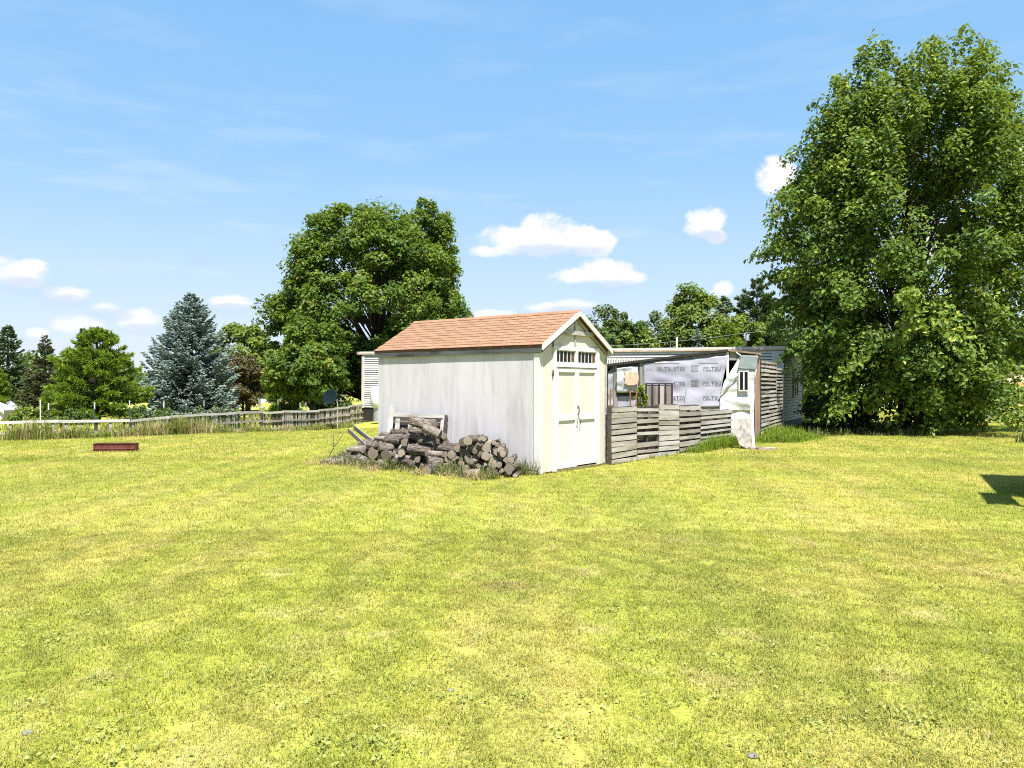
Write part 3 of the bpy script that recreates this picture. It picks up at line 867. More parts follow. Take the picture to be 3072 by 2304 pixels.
def make_firewood():
    rnd = random.Random(11)
    variants = []
    for v in range(14):
        rng = random.Random(100 + v)
        n, rings = 16, 9
        mb = MB(); pts = []
        taper = rng.uniform(-.12, .12); bend = rng.uniform(-.09, .09)
        for i in range(rings):
            t = i / (rings - 1) * 2 - 1
            for k in range(n):
                a = 2 * math.pi * k / n
                nr = mnoise.noise(Vector((math.cos(a) * 1.3 + v * 7, math.sin(a) * 1.3, t * 1.2)))
                nf = mnoise.noise(Vector((math.cos(a) * 4 + v * 3, math.sin(a) * 4, t * 5)))
                r = 1 + (.18 if v < 11 else .32) * nr + .10 * nf + .12 * mnoise.noise(Vector((math.cos(a) * 5.5 + v, math.sin(a) * 5.5, t * .7))) + taper * t
                if v % 5 == 4: r *= 1 + .35 * math.exp(-((t - .2) / .22) ** 2) * max(0, math.cos(a - 1))   # knot
                pts.append(Vector((math.cos(a) * r, math.sin(a) * r + bend * 8 * (t * t - .4), t)))
        fs = [(i * n + k, i * n + (k + 1) % n, (i + 1) * n + (k + 1) % n, (i + 1) * n + k) for i in range(rings - 1) for k in range(n)]
        mb.add(pts, fs)
        caps = []
        for e in (0, rings - 1):
            c = MB(); ring = [p.copy() for p in pts[e * n:(e + 1) * n]]
            cen = sum(ring, Vector()) / n
            tl = rng.uniform(-.06, .06)
            for p in ring: p.z += tl * (p.x - cen.x) * (1 if e else -1)
            fs2 = [(k, (k + 1) % n, n) for k in range(n)] if e else [((k + 1) % n, k, n) for k in range(n)]
            c.add(ring + [cen + Vector((0, 0, .012 if e else -.012))], fs2)
            caps.append(c.mesh('cut_end', M['rings']))
        variants.append((mb.mesh('log_bark', M['bark_pale' if v % 4 == 1 else 'bark_log'], True), caps))

    LOOK = lambda v: 'pale barkless' if v % 4 == 1 else ('knotty dark' if v % 5 == 4 else 'dark barked')
    LAYER = lambda z, a, b: 'bottom layer' if z < a else ('middle' if z < b else 'top')

    def log(pos, axis, r, half, label, group, vi=None):
        me, caps = variants[rnd.randrange(14) if vi is None else vi]
        ax = axis.normalized()
        q = ax.to_track_quat('Z', 'Y') @ Matrix.Rotation(rnd.uniform(0, 6.28), 4, 'Z').to_quaternion()
        o = link('firewood_log', me)
        o.location = pos; o.rotation_euler = q.to_euler(); o.scale = (r, r, half)
        tag(o, label, 'log', group)
        for c in caps: link('cut_end', c, o)
        return o

    def settle(circ, s, r, lo, hi):
        """lowest height at which a circle of radius r can rest at s among the others"""
        z = r
        for _ in range(14):
            moved = False
            for (cs, cz, cr) in circ:
                d = abs(cs - s)
                if d < (cr + r) * .97:
                    need = cz + math.sqrt(max(((cr + r) * .97) ** 2 - d * d, 0))
                    if z < need - 1e-4 and math.hypot(d, z - cz) < (cr + r) * .97 - 1e-4:
                        z = need; moved = True
            if not moved: break
        return z

    def pack(lo, hi, top, rs, tries):
        circ = []
        for _ in range(tries):
            s = rnd.uniform(lo, hi); r = rnd.choice(rs) * rnd.uniform(.85, 1.12)
            best = None
            for ds in (-.08, -.04, 0, .04, .08):           # roll a little to the lower side
                z = settle(circ, min(max(s + ds, lo), hi), r, lo, hi)
                if best is None or z < best[1]: best = (min(max(s + ds, lo), hi), z, r)
            if best[1] + r * .6 < top(best[0]): circ.append(best)
        return circ

    # right heap: sawn ends towards the viewer
    top = lambda s: .68 * max(0, 1 - ((s - 1.12) / .98) ** 2) ** .7
    c = pack(.20, 1.72, lambda s: max(top(s), .20), [.045, .06, .075, .09], 360)
    ux = Vector((-math.cos(SHED_ROT), -math.sin(SHED_ROT), 0))      # out of the long wall
    uy = Vector((-math.sin(SHED_ROT), math.cos(SHED_ROT), 0))
    for (s, z, r) in c:
        ax = ux + uy * rnd.uniform(-.95, -.25) + Vector((0, 0, rnd.uniform(-.06, .06)))
        half = rnd.uniform(.20, .28)
        out = .42 + rnd.uniform(-.07, .10) - z * .14
        vi = rnd.randrange(14)
        lab = '%s log in the %s of the right-hand heap under the shed wall' % (LOOK(vi), LAYER(z, .17, .34))
        log(shed_pt(-out, s, z), ax, r, half, lab, 'logs in the right-hand woodpile', vi)
    # the left heap: logs lying along the wall in short lengths, three rows deep, some turned end-on
    seg_tops = [(1.82, .38, .52), (2.24, .42, .72), (2.68, .44, .76), (3.14, .44, .72), (3.60, .42, .64), (4.05, .40, .50), (4.46, .34, .30)]
    for (s0, ln, tp) in seg_tops:
        c = pack(.12, .80, lambda q: tp * (1 - .42 * max(0, (q - .40) / .45)), [.055, .075, .095], 56)
        for (q, z, r) in c:
            vi = rnd.randrange(14)
            lab = '%s log in the %s of the taller left-hand heap, %s' % (LOOK(vi), LAYER(z, .2, .45), 'beside the shed wall' if s0 < 3.3 else 'by the shed corner')
            if rnd.random() < .28:
                ax = ux * .8 + uy * rnd.uniform(-.7, .7); half = rnd.uniform(.14, .2)
            else:
                ax = uy + ux * rnd.uniform(-.28, .28) + Vector((0, 0, rnd.uniform(-.07, .07))); half = ln * rnd.uniform(.40, .54)
            log(shed_pt(-q, s0 + rnd.uniform(-.06, .06), z), ax, r, half, lab, 'logs in the left-hand woodpile', vi)
    # single ones that stand out
    log(shed_pt(-.60, 2.30, .88), uy + ux * .2 + Vector((0, 0, .16)), .105, .27, 'thick knobbly forked log lying topmost on the left heap', None, 12)
    log(shed_pt(-.64, 2.02, .74), uy * .9 + ux * .4 + Vector((0, 0, .40)), .085, .17, 'short stub end of thick log topmost on the left heap', None, 9)
    log(shed_pt(-1.0, 1.65, .075), ux + uy * .1, .10, .14, 'short round log on the grass between the two heaps', None, 2)
    log(shed_pt(-.98, .75, .06), ux + uy * .15, .075, .16, 'small round log on the grass before the right heap', None, 5)
    log(shed_pt(-.38, .66, .60), ux * .45 - uy * .9 + Vector((0, 0, .32)), .03, .11, 'thin dark stick of wood on top of the right heap', None, 7)
    log(shed_pt(-.98, 4.3, .055), uy + ux * .3, .065, .27, 'pale log lying on the grass at the left heap end', None, 1)
    # two boards leaning on the left corner of the heap
    for k, (a, b, lab) in enumerate([((-.50, 4.38, .74), (-.40, 3.82, .40), 'upper grey board propped on the left heap by the shed corner'),
                                     ((-.60, 4.44, .68), (-.56, 3.88, .32), 'lower grey board propped on the left heap by the shed corner')]):
        o = MB().bar(shed_pt(*a), shed_pt(*b), .02, .10, up=(.3, -.5, .8)).build('loose_board', M['old_wood'])
        tag(o, lab, 'board', 'boards propped on the woodpile')


make_firewood()


def make_wall_pallet():
    """pallet standing upright against the long wall behind the left heap"""
    S = shed_pt(-.24, 2.14)
    P = thing('wall_pallet', 'weathered upright pallet leaning on the long shed wall behind the logs', 'pallet', S, SHED_ROT + R(90))
    # local x runs along the wall to the left, local y out of the wall
    T = Matrix.Rotation(R(8), 4, 'X')
    def bx(nm, m, *d): MB().box(*d, T).build(nm, m, P)
    for x in (.0, .68, 1.46): bx('stringer', M['stringer'], x, x + .05, -.03, .06, .02, 1.04)
    for x, w, h in ((.0, .07, 1.04), (.26, .10, 1.05), (.52, .07, 1.03), (.66, .12, 1.06), (.86, .09, 1.04), (1.20, .12, 1.06), (1.40, .13, 1.20)): bx('slat', M['pallet_bleach'], x, x + w, .062, .08, .02, h)
    bx('top_board', M['pallet_bleach'], .02, 1.38, .081, .099, .97, 1.05)
    for z in (.55, .78, .90): bx('back_board', M['stringer'], .0, 1.5, -.05, -.032, z, z + .105)  # dark boards put the shade of the openings into their colour


make_wall_pallet()

# ------------------------------------------------------------------ pallet fence beside the shed


def pallet(label, a, b, h, n, mats, group, z0=0.0, seed=0, missing=(), vert=False, lean=0.0, cat='pallet', name='fence_pallet', skew=.0, gapf=.34):
    """upright pallet whose boards run level from a to b"""
    rnd = random.Random(seed)
    a = Vector(a); b = Vector(b); d = b - a; L = d.length
    T = thing(name, label, cat, (a.x, a.y, a.z + z0), math.atan2(d.y, d.x), group)
    T.rotation_euler = (lean, 0, math.atan2(d.y, d.x))
    pitch = h / n
    for i in range(n):
        if i in missing: continue
        bw = pitch * (1 - gapf * rnd.uniform(.55, 1.4))
        zc = (i + .5) * pitch + rnd.uniform(-.006, .006)
        y0 = -.058 - rnd.uniform(0, .006)
        tl = rnd.uniform(-.012, .012) + skew
        mt = M[mats[rnd.randrange(len(mats))]]
        Mx = Matrix.Translation((0, 0, zc)) @ Matrix.Rotation(tl / L, 4, 'Y')
        MB().box(.004 + rnd.uniform(0, .012), L - .006 - rnd.uniform(0, .015), y0 - .016, y0, -bw / 2, bw / 2, Mx).build('board', mt, T)
    for t in (.035, .5, .965):
        x = t * L
        BOX('stringer', M['stringer'], T, x - .022, x + .022, -.055, .03, .01, h - .02)
    nb = n - 1
    for i in range(nb):                                              # back boards, set dense and dark for the shade behind the gaps
        zc = (i + .5) * h / nb
        BOX('back_board', M['stringer'], T, 0, L, .031, .047, zc - h / nb * .44, zc + h / nb * .44)
    return T


FA, FB = Vector((1.98, 15.60, 0)), Vector((6.05, 21.2, 0))


def fence_at(px):
    r = (px - CX) / F; d = FB - FA
    t = (r * FA.y - FA.x) / (d.x - r * d.y)
    return FA + d * t


cuts = [608.5, 634, 656.1, 676.7, 698, 730]
tops = [406.3, 406, 404, 404.5, 410]
labs = ['pallet next to the shed door, first of the fence row, closely boarded',
        'second pallet of the fence row, with wide dark gaps and tan top board',
        'third pallet of the fence row, tallest and paler',
        'fourth pallet of the fence row, boards widely spaced and slots under top board',
        'last and widest pallet of the fence row, beside the white panel']
for i in range(5):
    a, b = fence_at(cuts[i] + .15), fence_at(cuts[i + 1] - .15)
    m_ = (a + b) / 2
    top = CH - (tops[i] - HZ) * m_.y / F
    pallet(labs[i], a, b, top, [10, 9, 10, 8, 8][i], [['pallet', 'pallet', 'pallet_tan'], ['pallet', 'pallet_bleach'], ['pallet_bleach', 'pallet'], ['pallet_bleach', 'pallet'], ['pallet', 'pallet_bleach']][i],
           'pallets of the fence beside the shed', .0, 20 + i, {1: (3,)}.get(i, ()), gapf=[.22, .40, .16, .34, .42][i], skew=[0, .02, .03, .01, 0][i])

# ------------------------------------------------------------------ mobile home behind the shed
TL, TR = Vector((-7.6, 38.75, 0)), Vector((10.04, 28.5, 0))
TLEN = (TR - TL).length
TROT = math.atan2(TR.y - TL.y, TR.x - TL.x)


def make_trailer():
    T = thing('mobile_home', 'long white clapboard mobile home behind the shed, flat roof with rusty gutter', 'mobile home', TL + Vector((0, 0, .02)), TROT)
    T.rotation_euler = (0, R(.72), TROT)
    L, D, zb, zt = TLEN, 4.2, .50, 3.14
    BOX('wall_core', M['dark_in'], T, .05, L - .05, .05, D - .05, -.15, zt)  # near-black core shows between the boards as painted lap shadow lines
    n = 24; e = (zt - zb) / n
    def board(x0, x1, thick=.016):
        # clapboard: lower edge stands out
        return [(0, 0), (-.006, e + .008), (.006, e + .008), (.012, 0)]
    fb = MB().prism([(.0, .022), (-.036, .022), (-.016, e), (.0, e)], lambda u, v, t: (L * t, u, v)).mesh('siding_board', M['trailer_white'])
    eb = MB().prism([(.0, .016), (.030, .016), (.012, e), (.0, e)], lambda u, v, t: (u, D * t, v)).mesh('siding_board', M['trailer_cream'])
    wb = MB().prism([(.0, .016), (-.030, .016), (-.012, e), (.0, e)], lambda u, v, t: (u, D * t, v)).mesh('siding_board', M['trailer_cream'])
    for i in range(n):
        link('siding_board', fb, T, (0, .048, zb + i * e)); link('siding_board', eb, T, (L - .048, 0, zb + i * e)); link('siding_board', wb, T, (.048, 0, zb + i * e))
    BOX('corner_trim', M['white_trim'], T, .0, .16, .0, .047, zb - .02, zt - .05)
    BOX('corner_trim', M['blue_white'], T, L - .42, L + .005, -.004, .010, zb - .35, zt)
    BOX('corner_trim', M['white_trim'], T, L - .02, L + .004, .026, .12, zb - .02, zt)
    BOX('back_wall', M['trailer_white'], T, 0, L, D - .048, D, zb, zt)
    BOX('skirting', M['skirt'], T, .02, L - .01, .052, .10, -.20, zb)
    BOX('skirting', M['skirt'], T, L - .06, L - .03, .1, D, -.20, zb)
    RO = MB().prism([(-.0, zt + .015), (D + .14, zt + .015), (D + .14, zt + .16), (D / 2, zt + .26), (-.0, zt + .17)], lambda u, v, t: (-.16 + (L + .32) * t, u, v)).build('roof', M['trailer_white'], T)
    BOX('gutter', M['gutter'], RO, -.16, L + .1, -.035, -.001, zt + .02, zt + .085)
    BOX('roof_edge', M['gutter'], RO, -.20, -.161, -.14, D + .14, zt + .02, zt + .16)
    MB().tube([(15.6, 2.2, zt + .2), (15.6, 2.2, zt + .72)], .04, 8).build('vent_pipe', M['white_trim'], RO)
    MB().tube([(12.2, 2.2, zt + .2), (12.2, 2.2, zt + .42)], .07, 8).build('vent_pipe', M['galv'], RO)
    # window in the right-hand end
    w = BOX('window', M['glass'], T, L - .03, L + .012, 2.05, 2.85, 1.45, 2.45)
    for d in ((2.0, 2.07, 1.4, 2.5), (2.83, 2.9, 1.4, 2.5), (2.07, 2.83, 1.4, 1.46), (2.07, 2.83, 2.44, 2.5), (2.42, 2.48, 1.46, 2.44)):
        BOX('window_frame', M['white_trim'], w, L - .02, L + .03, d[0], d[1], d[2], d[3])
    # patched band of rippled panels under the gutter
    rp = MB()
    for k in range(26): rp.tube([(12.9 + k * .11, .01, 2.62), (12.9 + k * .11, .0, 2.9)], .045, 6)
    rp.build('rippled_panel', M['white_board'], T)
    return T


make_trailer()

# ------------------------------------------------------------------ lean-to of house wrap and plastic
LA, LB = PX(604, 23.7), PX(756, 22.5)
LD = (LB - LA).normalized(); LN = Vector((LD.y, -LD.x, 0))           # LN points to the viewer


def wall_hit(cx, cy, off=0.0):
    """crop position on the lean-to's front -> point on that wall"""
    px = (1780 + cx * .31646) / 3; py = (980 + cy * .31646) / 3
    d = Vector(((px - CX) / F, 1, (HZ - py) / F))
    t = ((LA + LN * off) - Vector((0, 0, CH))).dot(LN) / d.dot(LN)
    return Vector((0, 0, CH)) + d * t


def make_leanto():
    T = thing('lean_to', 'patchwork lean-to clad in grey house wrap and white plastic before the mobile home', 'lean-to', LA, math.atan2(LD.y, LD.x))
    inv = (Matrix.Translation(LA) @ Matrix.Rotation(math.atan2(LD.y, LD.x), 4, 'Z')).inverted()
    H = lambda cx, cy, off=0.0: inv @ wall_hit(cx, cy, off)           # local: x along the wall, y into it
    L = (LB - LA).length
    x0 = -1.2
    pk = H(1275, 232); le = H(130, 372); re = H(1590, 268)
    slope = (pk.z - le.z) / (pk.x - le.x)
    zl = le.z + slope * (x0 - le.x)
    dep = 3.6
    # roof: long left slope, short right slope
    def roof(a, b, nm, mt, y0=-.09, th=.05):
        return MB().prism([(a.x, a.z), (b.x, b.z), (b.x, b.z + th), (a.x, a.z + th)], lambda u, v, t: (u, y0 + (dep - y0) * t, v)).build(nm, mt, T)
    roof(Vector((x0 - .1, 0, zl - .02)), Vector((pk.x, 0, pk.z)), 'roof', M['roofing'])
    roof(Vector((pk.x, 0, pk.z)), Vector((re.x, 0, re.z)), 'roof', M['brown_wood'])
    MB().prism([(x0 - .1, zl - .03), (pk.x, pk.z - .015), (pk.x, pk.z + .055), (x0 - .1, zl + .04)], lambda u, v, t: (u, -.112 + .02 * t, v)).build('roof_edge', M['dark_in'], T)
    top = lambda x: zl + slope * (x - x0) - .03 if x < pk.x else pk.z + (re.z - pk.z) * (x - pk.x) / (re.x - pk.x) - .03
    # near-black inner wall stands for the shadowed inside; closed sides
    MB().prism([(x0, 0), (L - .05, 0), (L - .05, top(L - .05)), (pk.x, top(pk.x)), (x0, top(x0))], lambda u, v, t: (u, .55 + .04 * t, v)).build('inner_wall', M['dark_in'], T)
    BOX('side_wall', M['white_board'], T, x0 - .03, x0, 0, dep, 0, zl - .05)
    BOX('side_wall', M['white_board'], T, L - .045, L - .01, .1, dep, 0, top(L) - .06)
    # posts
    def post(c0, c1, y, w, mt, nm='post', tp=None):
        a, b = H(c0, 0), H(c1, 0)
        xm = (a.x + b.x) / 2
        BOX(nm, M[mt], T, a.x, b.x, y, y + w, 0, top(xm) if tp is None else tp)
    post(190, 228, -.02, .08, 'old_wood'); post(440, 478, -.05, .09, 'old_wood'); post(1262, 1285, -.04, .07, 'white_trim')
    post(1528, 1560, -.10, .10, 'brown_wood', tp=2.50); post(424, 438, -.01, .05, 'fascia')
    # sloping grey boards under the roof edge
    a, b = H(160, 0), H(440, 0)
    MB().prism([(a.x, top(a.x)), (b.x, top(b.x)), (b.x, top(b.x) - .30), (a.x, top(a.x) - .20)], lambda u, v, t: (u, .02 + .02 * t, v)).build('fascia_board', M['fascia'], T)
    a, b = H(478, 0), H(1262, 0)
    MB().prism([(a.x, top(a.x)), (b.x, top(b.x)), (b.x, top(b.x) - .26), (a.x, top(a.x) - .16)], lambda u, v, t: (u, -.02 + .02 * t, v)).build('fascia_board', M['old_wood'], T)
    # wavy sheets
    def wave(x, z, s): return .035 * mnoise.noise(Vector((x * .9, z * 1.6, s))) + .022 * mnoise.noise(Vector((x * 2.4 + z * 2, z * 4 - x, s + 3)))
    def sheet(left, right, mt, nm, off, s, nu=26, nv=30, amp=1.0, par=T):
        """sheet between two crop polylines"""
        def walk(pl, t):
            ys = [p[1] for p in pl]; yy = ys[0] + (ys[-1] - ys[0]) * t
            for (ax, ay), (bx, by) in zip(pl, pl[1:]):
                if ay <= yy <= by + 1e-6: return ax + (bx - ax) * (yy - ay) / max(by - ay, 1e-6), yy
            return pl[-1]
        vs = []
        for j in range(nv):
            t = j / (nv - 1); l = walk(left, t); r = walk(right, t)
            for i in range(nu):
                u = i / (nu - 1)
                p = H(l[0] + (r[0] - l[0]) * u, l[1] + (r[1] - l[1]) * u)
                vs.append(Vector((p.x, -off - amp * wave(p.x, p.z, s), p.z)))
        fs = [(j * nu + i, j * nu + i + 1, (j + 1) * nu + i + 1, (j + 1) * nu + i) for j in range(nv - 1) for i in range(nu - 1)]
        o = MB().add(vs, fs).build(nm, mt, par, True)
        md = o.modifiers.new('thick', 'SOLIDIFY'); md.thickness = .004
        return o
    wrap = sheet([(478, 350), (480, 780)], [(1275, 270), (1275, 300), (1225, 520), (1195, 760)], M['wrap'], 'house_wrap', .06, 1.0, 40, 30)
    sheet([(225, 395), (225, 625)], [(425, 372), (425, 625)], M['tarp_pale'], 'grey_tarp', .05, 5.0, 22, 20, 2.4)
    sheet([(222, 655), (222, 800)], [(415, 650), (415, 800)], M['wrap'], 'house_wrap', -.02, 8.0, 12, 10, 1.2)
    sheet([(140, 430), (140, 760)], [(185, 400), (185, 760)], M['tarp_grey'], 'grey_tarp', .01, 6.0, 8, 14, 2)
    MB().box(*[H(222, 0).x, H(436, 0).x, -.03, .3, H(0, 645).z, H(0, 622).z]).build('shelf', M['dark_in'], T)
    sheet([(475, 735), (475, 815)], [(1195, 745), (1195, 815)], M['rough_panel'], 'lower_sheet', .065, 14.0, 20, 6, .8)
    # printing on the wrap
    def text(s, cx, cy, hpx, mt, wid=None, off=.012):
        cu = bpy.data.curves.new('print', 'FONT'); cu.body = s; cu.size = 1; cu.resolution_u = 2; cu.offset = .006
        tmp = bpy.data.objects.new('print', cu); COL.objects.link(tmp)
        bpy.context.view_layer.update()
        me = bpy.data.meshes.new_from_object(tmp.evaluated_get(bpy.context.evaluated_depsgraph_get()))
        bpy.data.objects.remove(tmp)
        co = np.zeros(len(me.vertices) * 3); me.vertices.foreach_get('co', co); co = co.reshape(-1, 3)
        w0, h0 = co[:, 0].max() - co[:, 0].min(), co[:, 1].max() - co[:, 1].min()
        co[:, 0] -= co[:, 0].min(); co[:, 1] -= co[:, 1].min()
        q0 = H(cx, cy); q1 = H(cx + (wid or 10), cy - hpx)
        sx = (q1.x - q0.x) / w0; sz = (q1.z - q0.z) / h0
        out = [(q0.x + a * sx, -.06 - wave(q0.x + a * sx, q0.z + b * sz, 1.0) - off, q0.z + b * sz) for a, b, _ in co]
        me.vertices.foreach_set('co', np.array(out, np.float32).ravel())
        me.materials.clear(); me.materials.append(mt); me.update()
        return link('lettering', me, wrap)
    def bars(cx0, cy0, cx1, cy1, mt, off=.010, nm='print_mark'):
        vs = []
        nu = 8
        for j in (0, 1):
            for i in range(nu):
                p = H(cx0 + (cx1 - cx0) * i / (nu - 1), (cy1, cy0)[j])
                vs.append((p.x, -.06 - wave(p.x, p.z, 1.0) - off, p.z))
        MB().add(vs, [(i, i + 1, nu + i + 1, nu + i) for i in range(nu - 1)]).build(nm, mt, wrap)
    PR, PP = M['print'], M['print_pale']
    for (yb, hh) in ((415, 36), (556, 36), (690, 34)):
        if yb < 500: text('FELTBUSTER', 606, yb, hh, PR, 268)
        else: text('STER', 762, yb, hh, PR, 112)
        lim = 1262 if yb < 500 else 1222
        text('FELTBU', 1044, yb, hh, PR, min(168, lim - 1050))
        bars(606 if yb < 500 else 762, yb + 6, 875, yb + 9, PP)
        bars(1046, yb + 6, min(1205, lim - 10), yb + 9, PP)
        # square badge
        if yb < 650:
            for (p, q) in ((yb - 54, yb - 40), (yb + 0, yb + 12)): bars(928, p, 998, q, PR)
            text('GAF', 930, yb - 6, 32, PR, 66)
    text('GAF', 500, 415, 30, PP, 62)
    for (a_, y_, b_) in ((565, 345, 820), (1000, 345, 1180)): bars(a_, y_, b_, y_ + 5, PR)
    # white plastic over the right-hand end
    sheet([(1385, 285), (1330, 380), (1240, 520), (1205, 640), (1195, 800)], [(1562, 285), (1545, 420), (1526, 640), (1522, 800)], M['plastic'], 'plastic_sheet', .10, 21.0, 26, 34, 2.0)
    sheet([(1400, 272), (1365, 400)], [(1556, 278), (1540, 415)], M['grey_green'], 'felt_flap', .15, 31.0, 12, 12, 1.5)
    # white door panel with a small two-light window
    a, b = H(1296, 0), H(1522, 0)
    dr = BOX('door', M['white_board'], T, a.x, b.x, -.055, -.01, .02, H(0, 470).z)
    w0, w1 = H(1388, 600), H(1462, 430)
    wn = BOX('window', M['glass'], T, w0.x, w1.x, -.165, -.15, w0.z, w1.z)
    fw = .035
    for d in ((w0.x - fw, w0.x, w0.z - fw, w1.z + fw), (w1.x, w1.x + fw, w0.z - fw, w1.z + fw), (w0.x, w1.x, w0.z - fw, w0.z), (w0.x, w1.x, w1.z, w1.z + fw),
              ((w0.x + w1.x) / 2 - .02, (w0.x + w1.x) / 2 + .02, w0.z, w1.z)):
        BOX('window_frame', M['white_trim'], wn, d[0], d[1], -.185, -.148, d[2], d[3])
    MB().bar(H(1200, 640) - Vector((0, .16, 0)), H(1390, 440) - Vector((0, .17, 0)), .02, .035).build('batten', M['tarp_grey'], T)
    MB().bar(H(1355, 245) - Vector((0, .12, 0)), H(1440, 300) - Vector((0, .14, 0)), .02, .03).build('batten', M['white_trim'], T)
    MB().box(H(1290, 0).x, H(1395, 0).x, -.01, .02, H(0, 330).z, H(0, 250).z).build('gable_panel', M['old_wood'], T)
    # nails and strap
    MB().bar(H(870, 700) - Vector((0, .10, 0)), H(890, 560) - Vector((0, .10, 0)), .012, .02).build('strap', M['galv'], T)
    return H


LH = make_leanto()
LM = Matrix.Translation(LA) @ Matrix.Rotation(math.atan2(LD.y, LD.x), 4, 'Z')


def make_around_leanto():
    # dark slatted panel against the wrap
    a, b = wall_hit(490, 745, .22), wall_hit(755, 745, .22)
    z1 = wall_hit(490, 535, .22).z
    T = thing('slatted_panel', 'dark brown framed panel of four grey boards standing behind the pallet fence', 'panel', (a.x, a.y, 0), math.atan2(LD.y, LD.x))
    L = (b - a).length
    BOX('top_rail', M['dark_brown'], T, 0, L, -.03, .03, z1 - .035, z1)
    BOX('bottom_rail', M['dark_brown'], T, 0, L, -.03, .03, .3, .36)
    for k in range(5):
        x = k * (L - .055) / 4
        BOX('upright', M['dark_brown'], T, x, x + .055, -.028, .028, 0 if k in (0, 4) else .36, z1 - .036)
        if k < 4: BOX('board', M['bleach_mauve' if k == 2 else 'old_wood'], T, x + .06, x + (L - .055) / 4 - .006, -.008, .012, .37, z1 - .05)
    # rusty posts
    for k, (c, t, lab) in enumerate([(162, 590, 'rusty steel post by the shed, with red flowers at its top'), (350, 590, 'rusty steel post under the peach cloth'),
                                     (410, 600, 'rusty slanting steel post beside the sapling')]):
        p = wall_hit(c, t, .9); q = wall_hit(c - (14 if k == 2 else 4), t, .9)
        m = MB(); m.bar((q.x, q.y, -.05), (p.x, p.y, p.z), .055, .02); m.bar((q.x, q.y - .02, -.05), (p.x, p.y - .02, p.z), .012, .04)
        tag(m.build('rusty_post', M['rust']), lab, 'post', 'rusty posts behind the pallet fence')
    # peach cloth hung up
    vs = []; n = 14
    for j in range(n):
        for i in range(n):
            u, v = i / (n - 1), j / (n - 1)
            cx = 290 + 132 * u + 8 * math.sin(v * 3); cy = 432 + 112 * v + (18 * u * (1 - u) * 4 if v > .8 else 0) - 12 * math.sin(u * 3.1) * (1 - v)
            p = wall_hit(cx, cy, .17 + .02 * math.sin(u * 14 + v * 2))
            vs.append(p)
    o = MB().add(vs, [(j * n + i, j * n + i + 1, (j + 1) * n + i + 1, (j + 1) * n + i) for j in range(n - 1) for i in range(n - 1)]).build('hanging_cloth', M['peach'], None, True)
    md = o.modifiers.new('thick', 'SOLIDIFY'); md.thickness = .004
    tag(o, 'peach coloured cloth hung in the open bay of the lean-to', 'cloth')
    # leaning flaking panel with its white edge board
    p0 = G(736.5, 449.0); p1 = p0 + Vector((1, -.06, 0))
    T = thing('leaning_panel', 'flaking grey panel with torn lower corner leaning against the white plastic', 'panel', p0, math.atan2(p1.y - p0.y, p1.x - p0.x))
    T.rotation_euler = (R(-14), 0, math.atan2(p1.y - p0.y, p1.x - p0.x))
    MB().prism([(-.03, .45), (.08, .12), (.24, .02), (.38, .0), (.39, .78), (.24, .80), (-.02, .77)], lambda u, v, t: (u, .02 * t, v)).build('sheet', M['rough_panel'], T)
    MB().prism([(.395, -.02), (.46, .0), (.475, 1.15), (.40, 1.15)], lambda u, v, t: (u, -.01 + .03 * t, v)).build('edge_board', M['white_board'], T)
    for k, (px, py, w, lab) in enumerate([(757, 449.5, .24, 'left pinkish paving stone lying in the grass by the leaning panel'), (766, 450, .30, 'right pinkish paving stone lying in the grass by the leaning panel')]):
        p = G(px, py); rnd = random.Random(k)
        pl = [(w * math.cos(t) * rnd.uniform(.8, 1.1), .6 * w * math.sin(t) * rnd.uniform(.8, 1.1)) for t in (i * 2 * math.pi / 8 for i in range(8))]
        tag(MB().prism(pl, lambda u, v, t: (p.x + u, p.y + v, -.01 + .07 * t)).build('paving_stone', M['stone_pink']), lab, 'stone', 'stones by the leaning panel')
    # wall of pallets from the lean-to to the mobile home
    a = PX(759, 22.9); b = PX(781, 27.0)
    d = (b - a) / 3
    names = ['nearest', 'middle', 'farthest']
    for i in range(3):
        for j, (z0, h, nb) in enumerate([(0.0, 1.22, 10), (1.23, 1.16 if i < 2 else 1.0, 9)]):
            pallet('%s column, %s pallet of the tall pallet wall against the mobile home' % (names[i], ('lower', 'upper')[j]), a + d * i + d * .012, a + d * (i + 1) - d * .012, h, nb,
                   ['pallet_bleach', 'pallet', 'pallet_bleach'], 'pallets of the tall wall', z0, 60 + i * 2 + j, gapf=.44, name='wall_pallet')
    tag(MB().box(-.05, .05, -.04, .04, 0, 2.5).build('corner_post', M['brown_wood'], None, loc=PX(757.6, 22.75), rot=(0, 0, .6)), 'brown timber post at the corner of the tall pallet wall', 'post')


M['bleach_mauve'] = surf('mauve_grey_board', [(.28, .22, .22), (.42, .35, .345)], 8, (1, 1, .1), .9, .3, 24)
make_around_leanto()

# ------------------------------------------------------------------ foliage builders


def frames(nrm, rng):
    n = len(nrm)
    nrm = nrm / np.maximum(np.linalg.norm(nrm, axis=1, keepdims=True), 1e-6)
    r = rng.normal(size=(n, 3))
    t = np.cross(nrm, r); t /= np.maximum(np.linalg.norm(t, axis=1, keepdims=True), 1e-6)
    return nrm, t, np.cross(nrm, t)


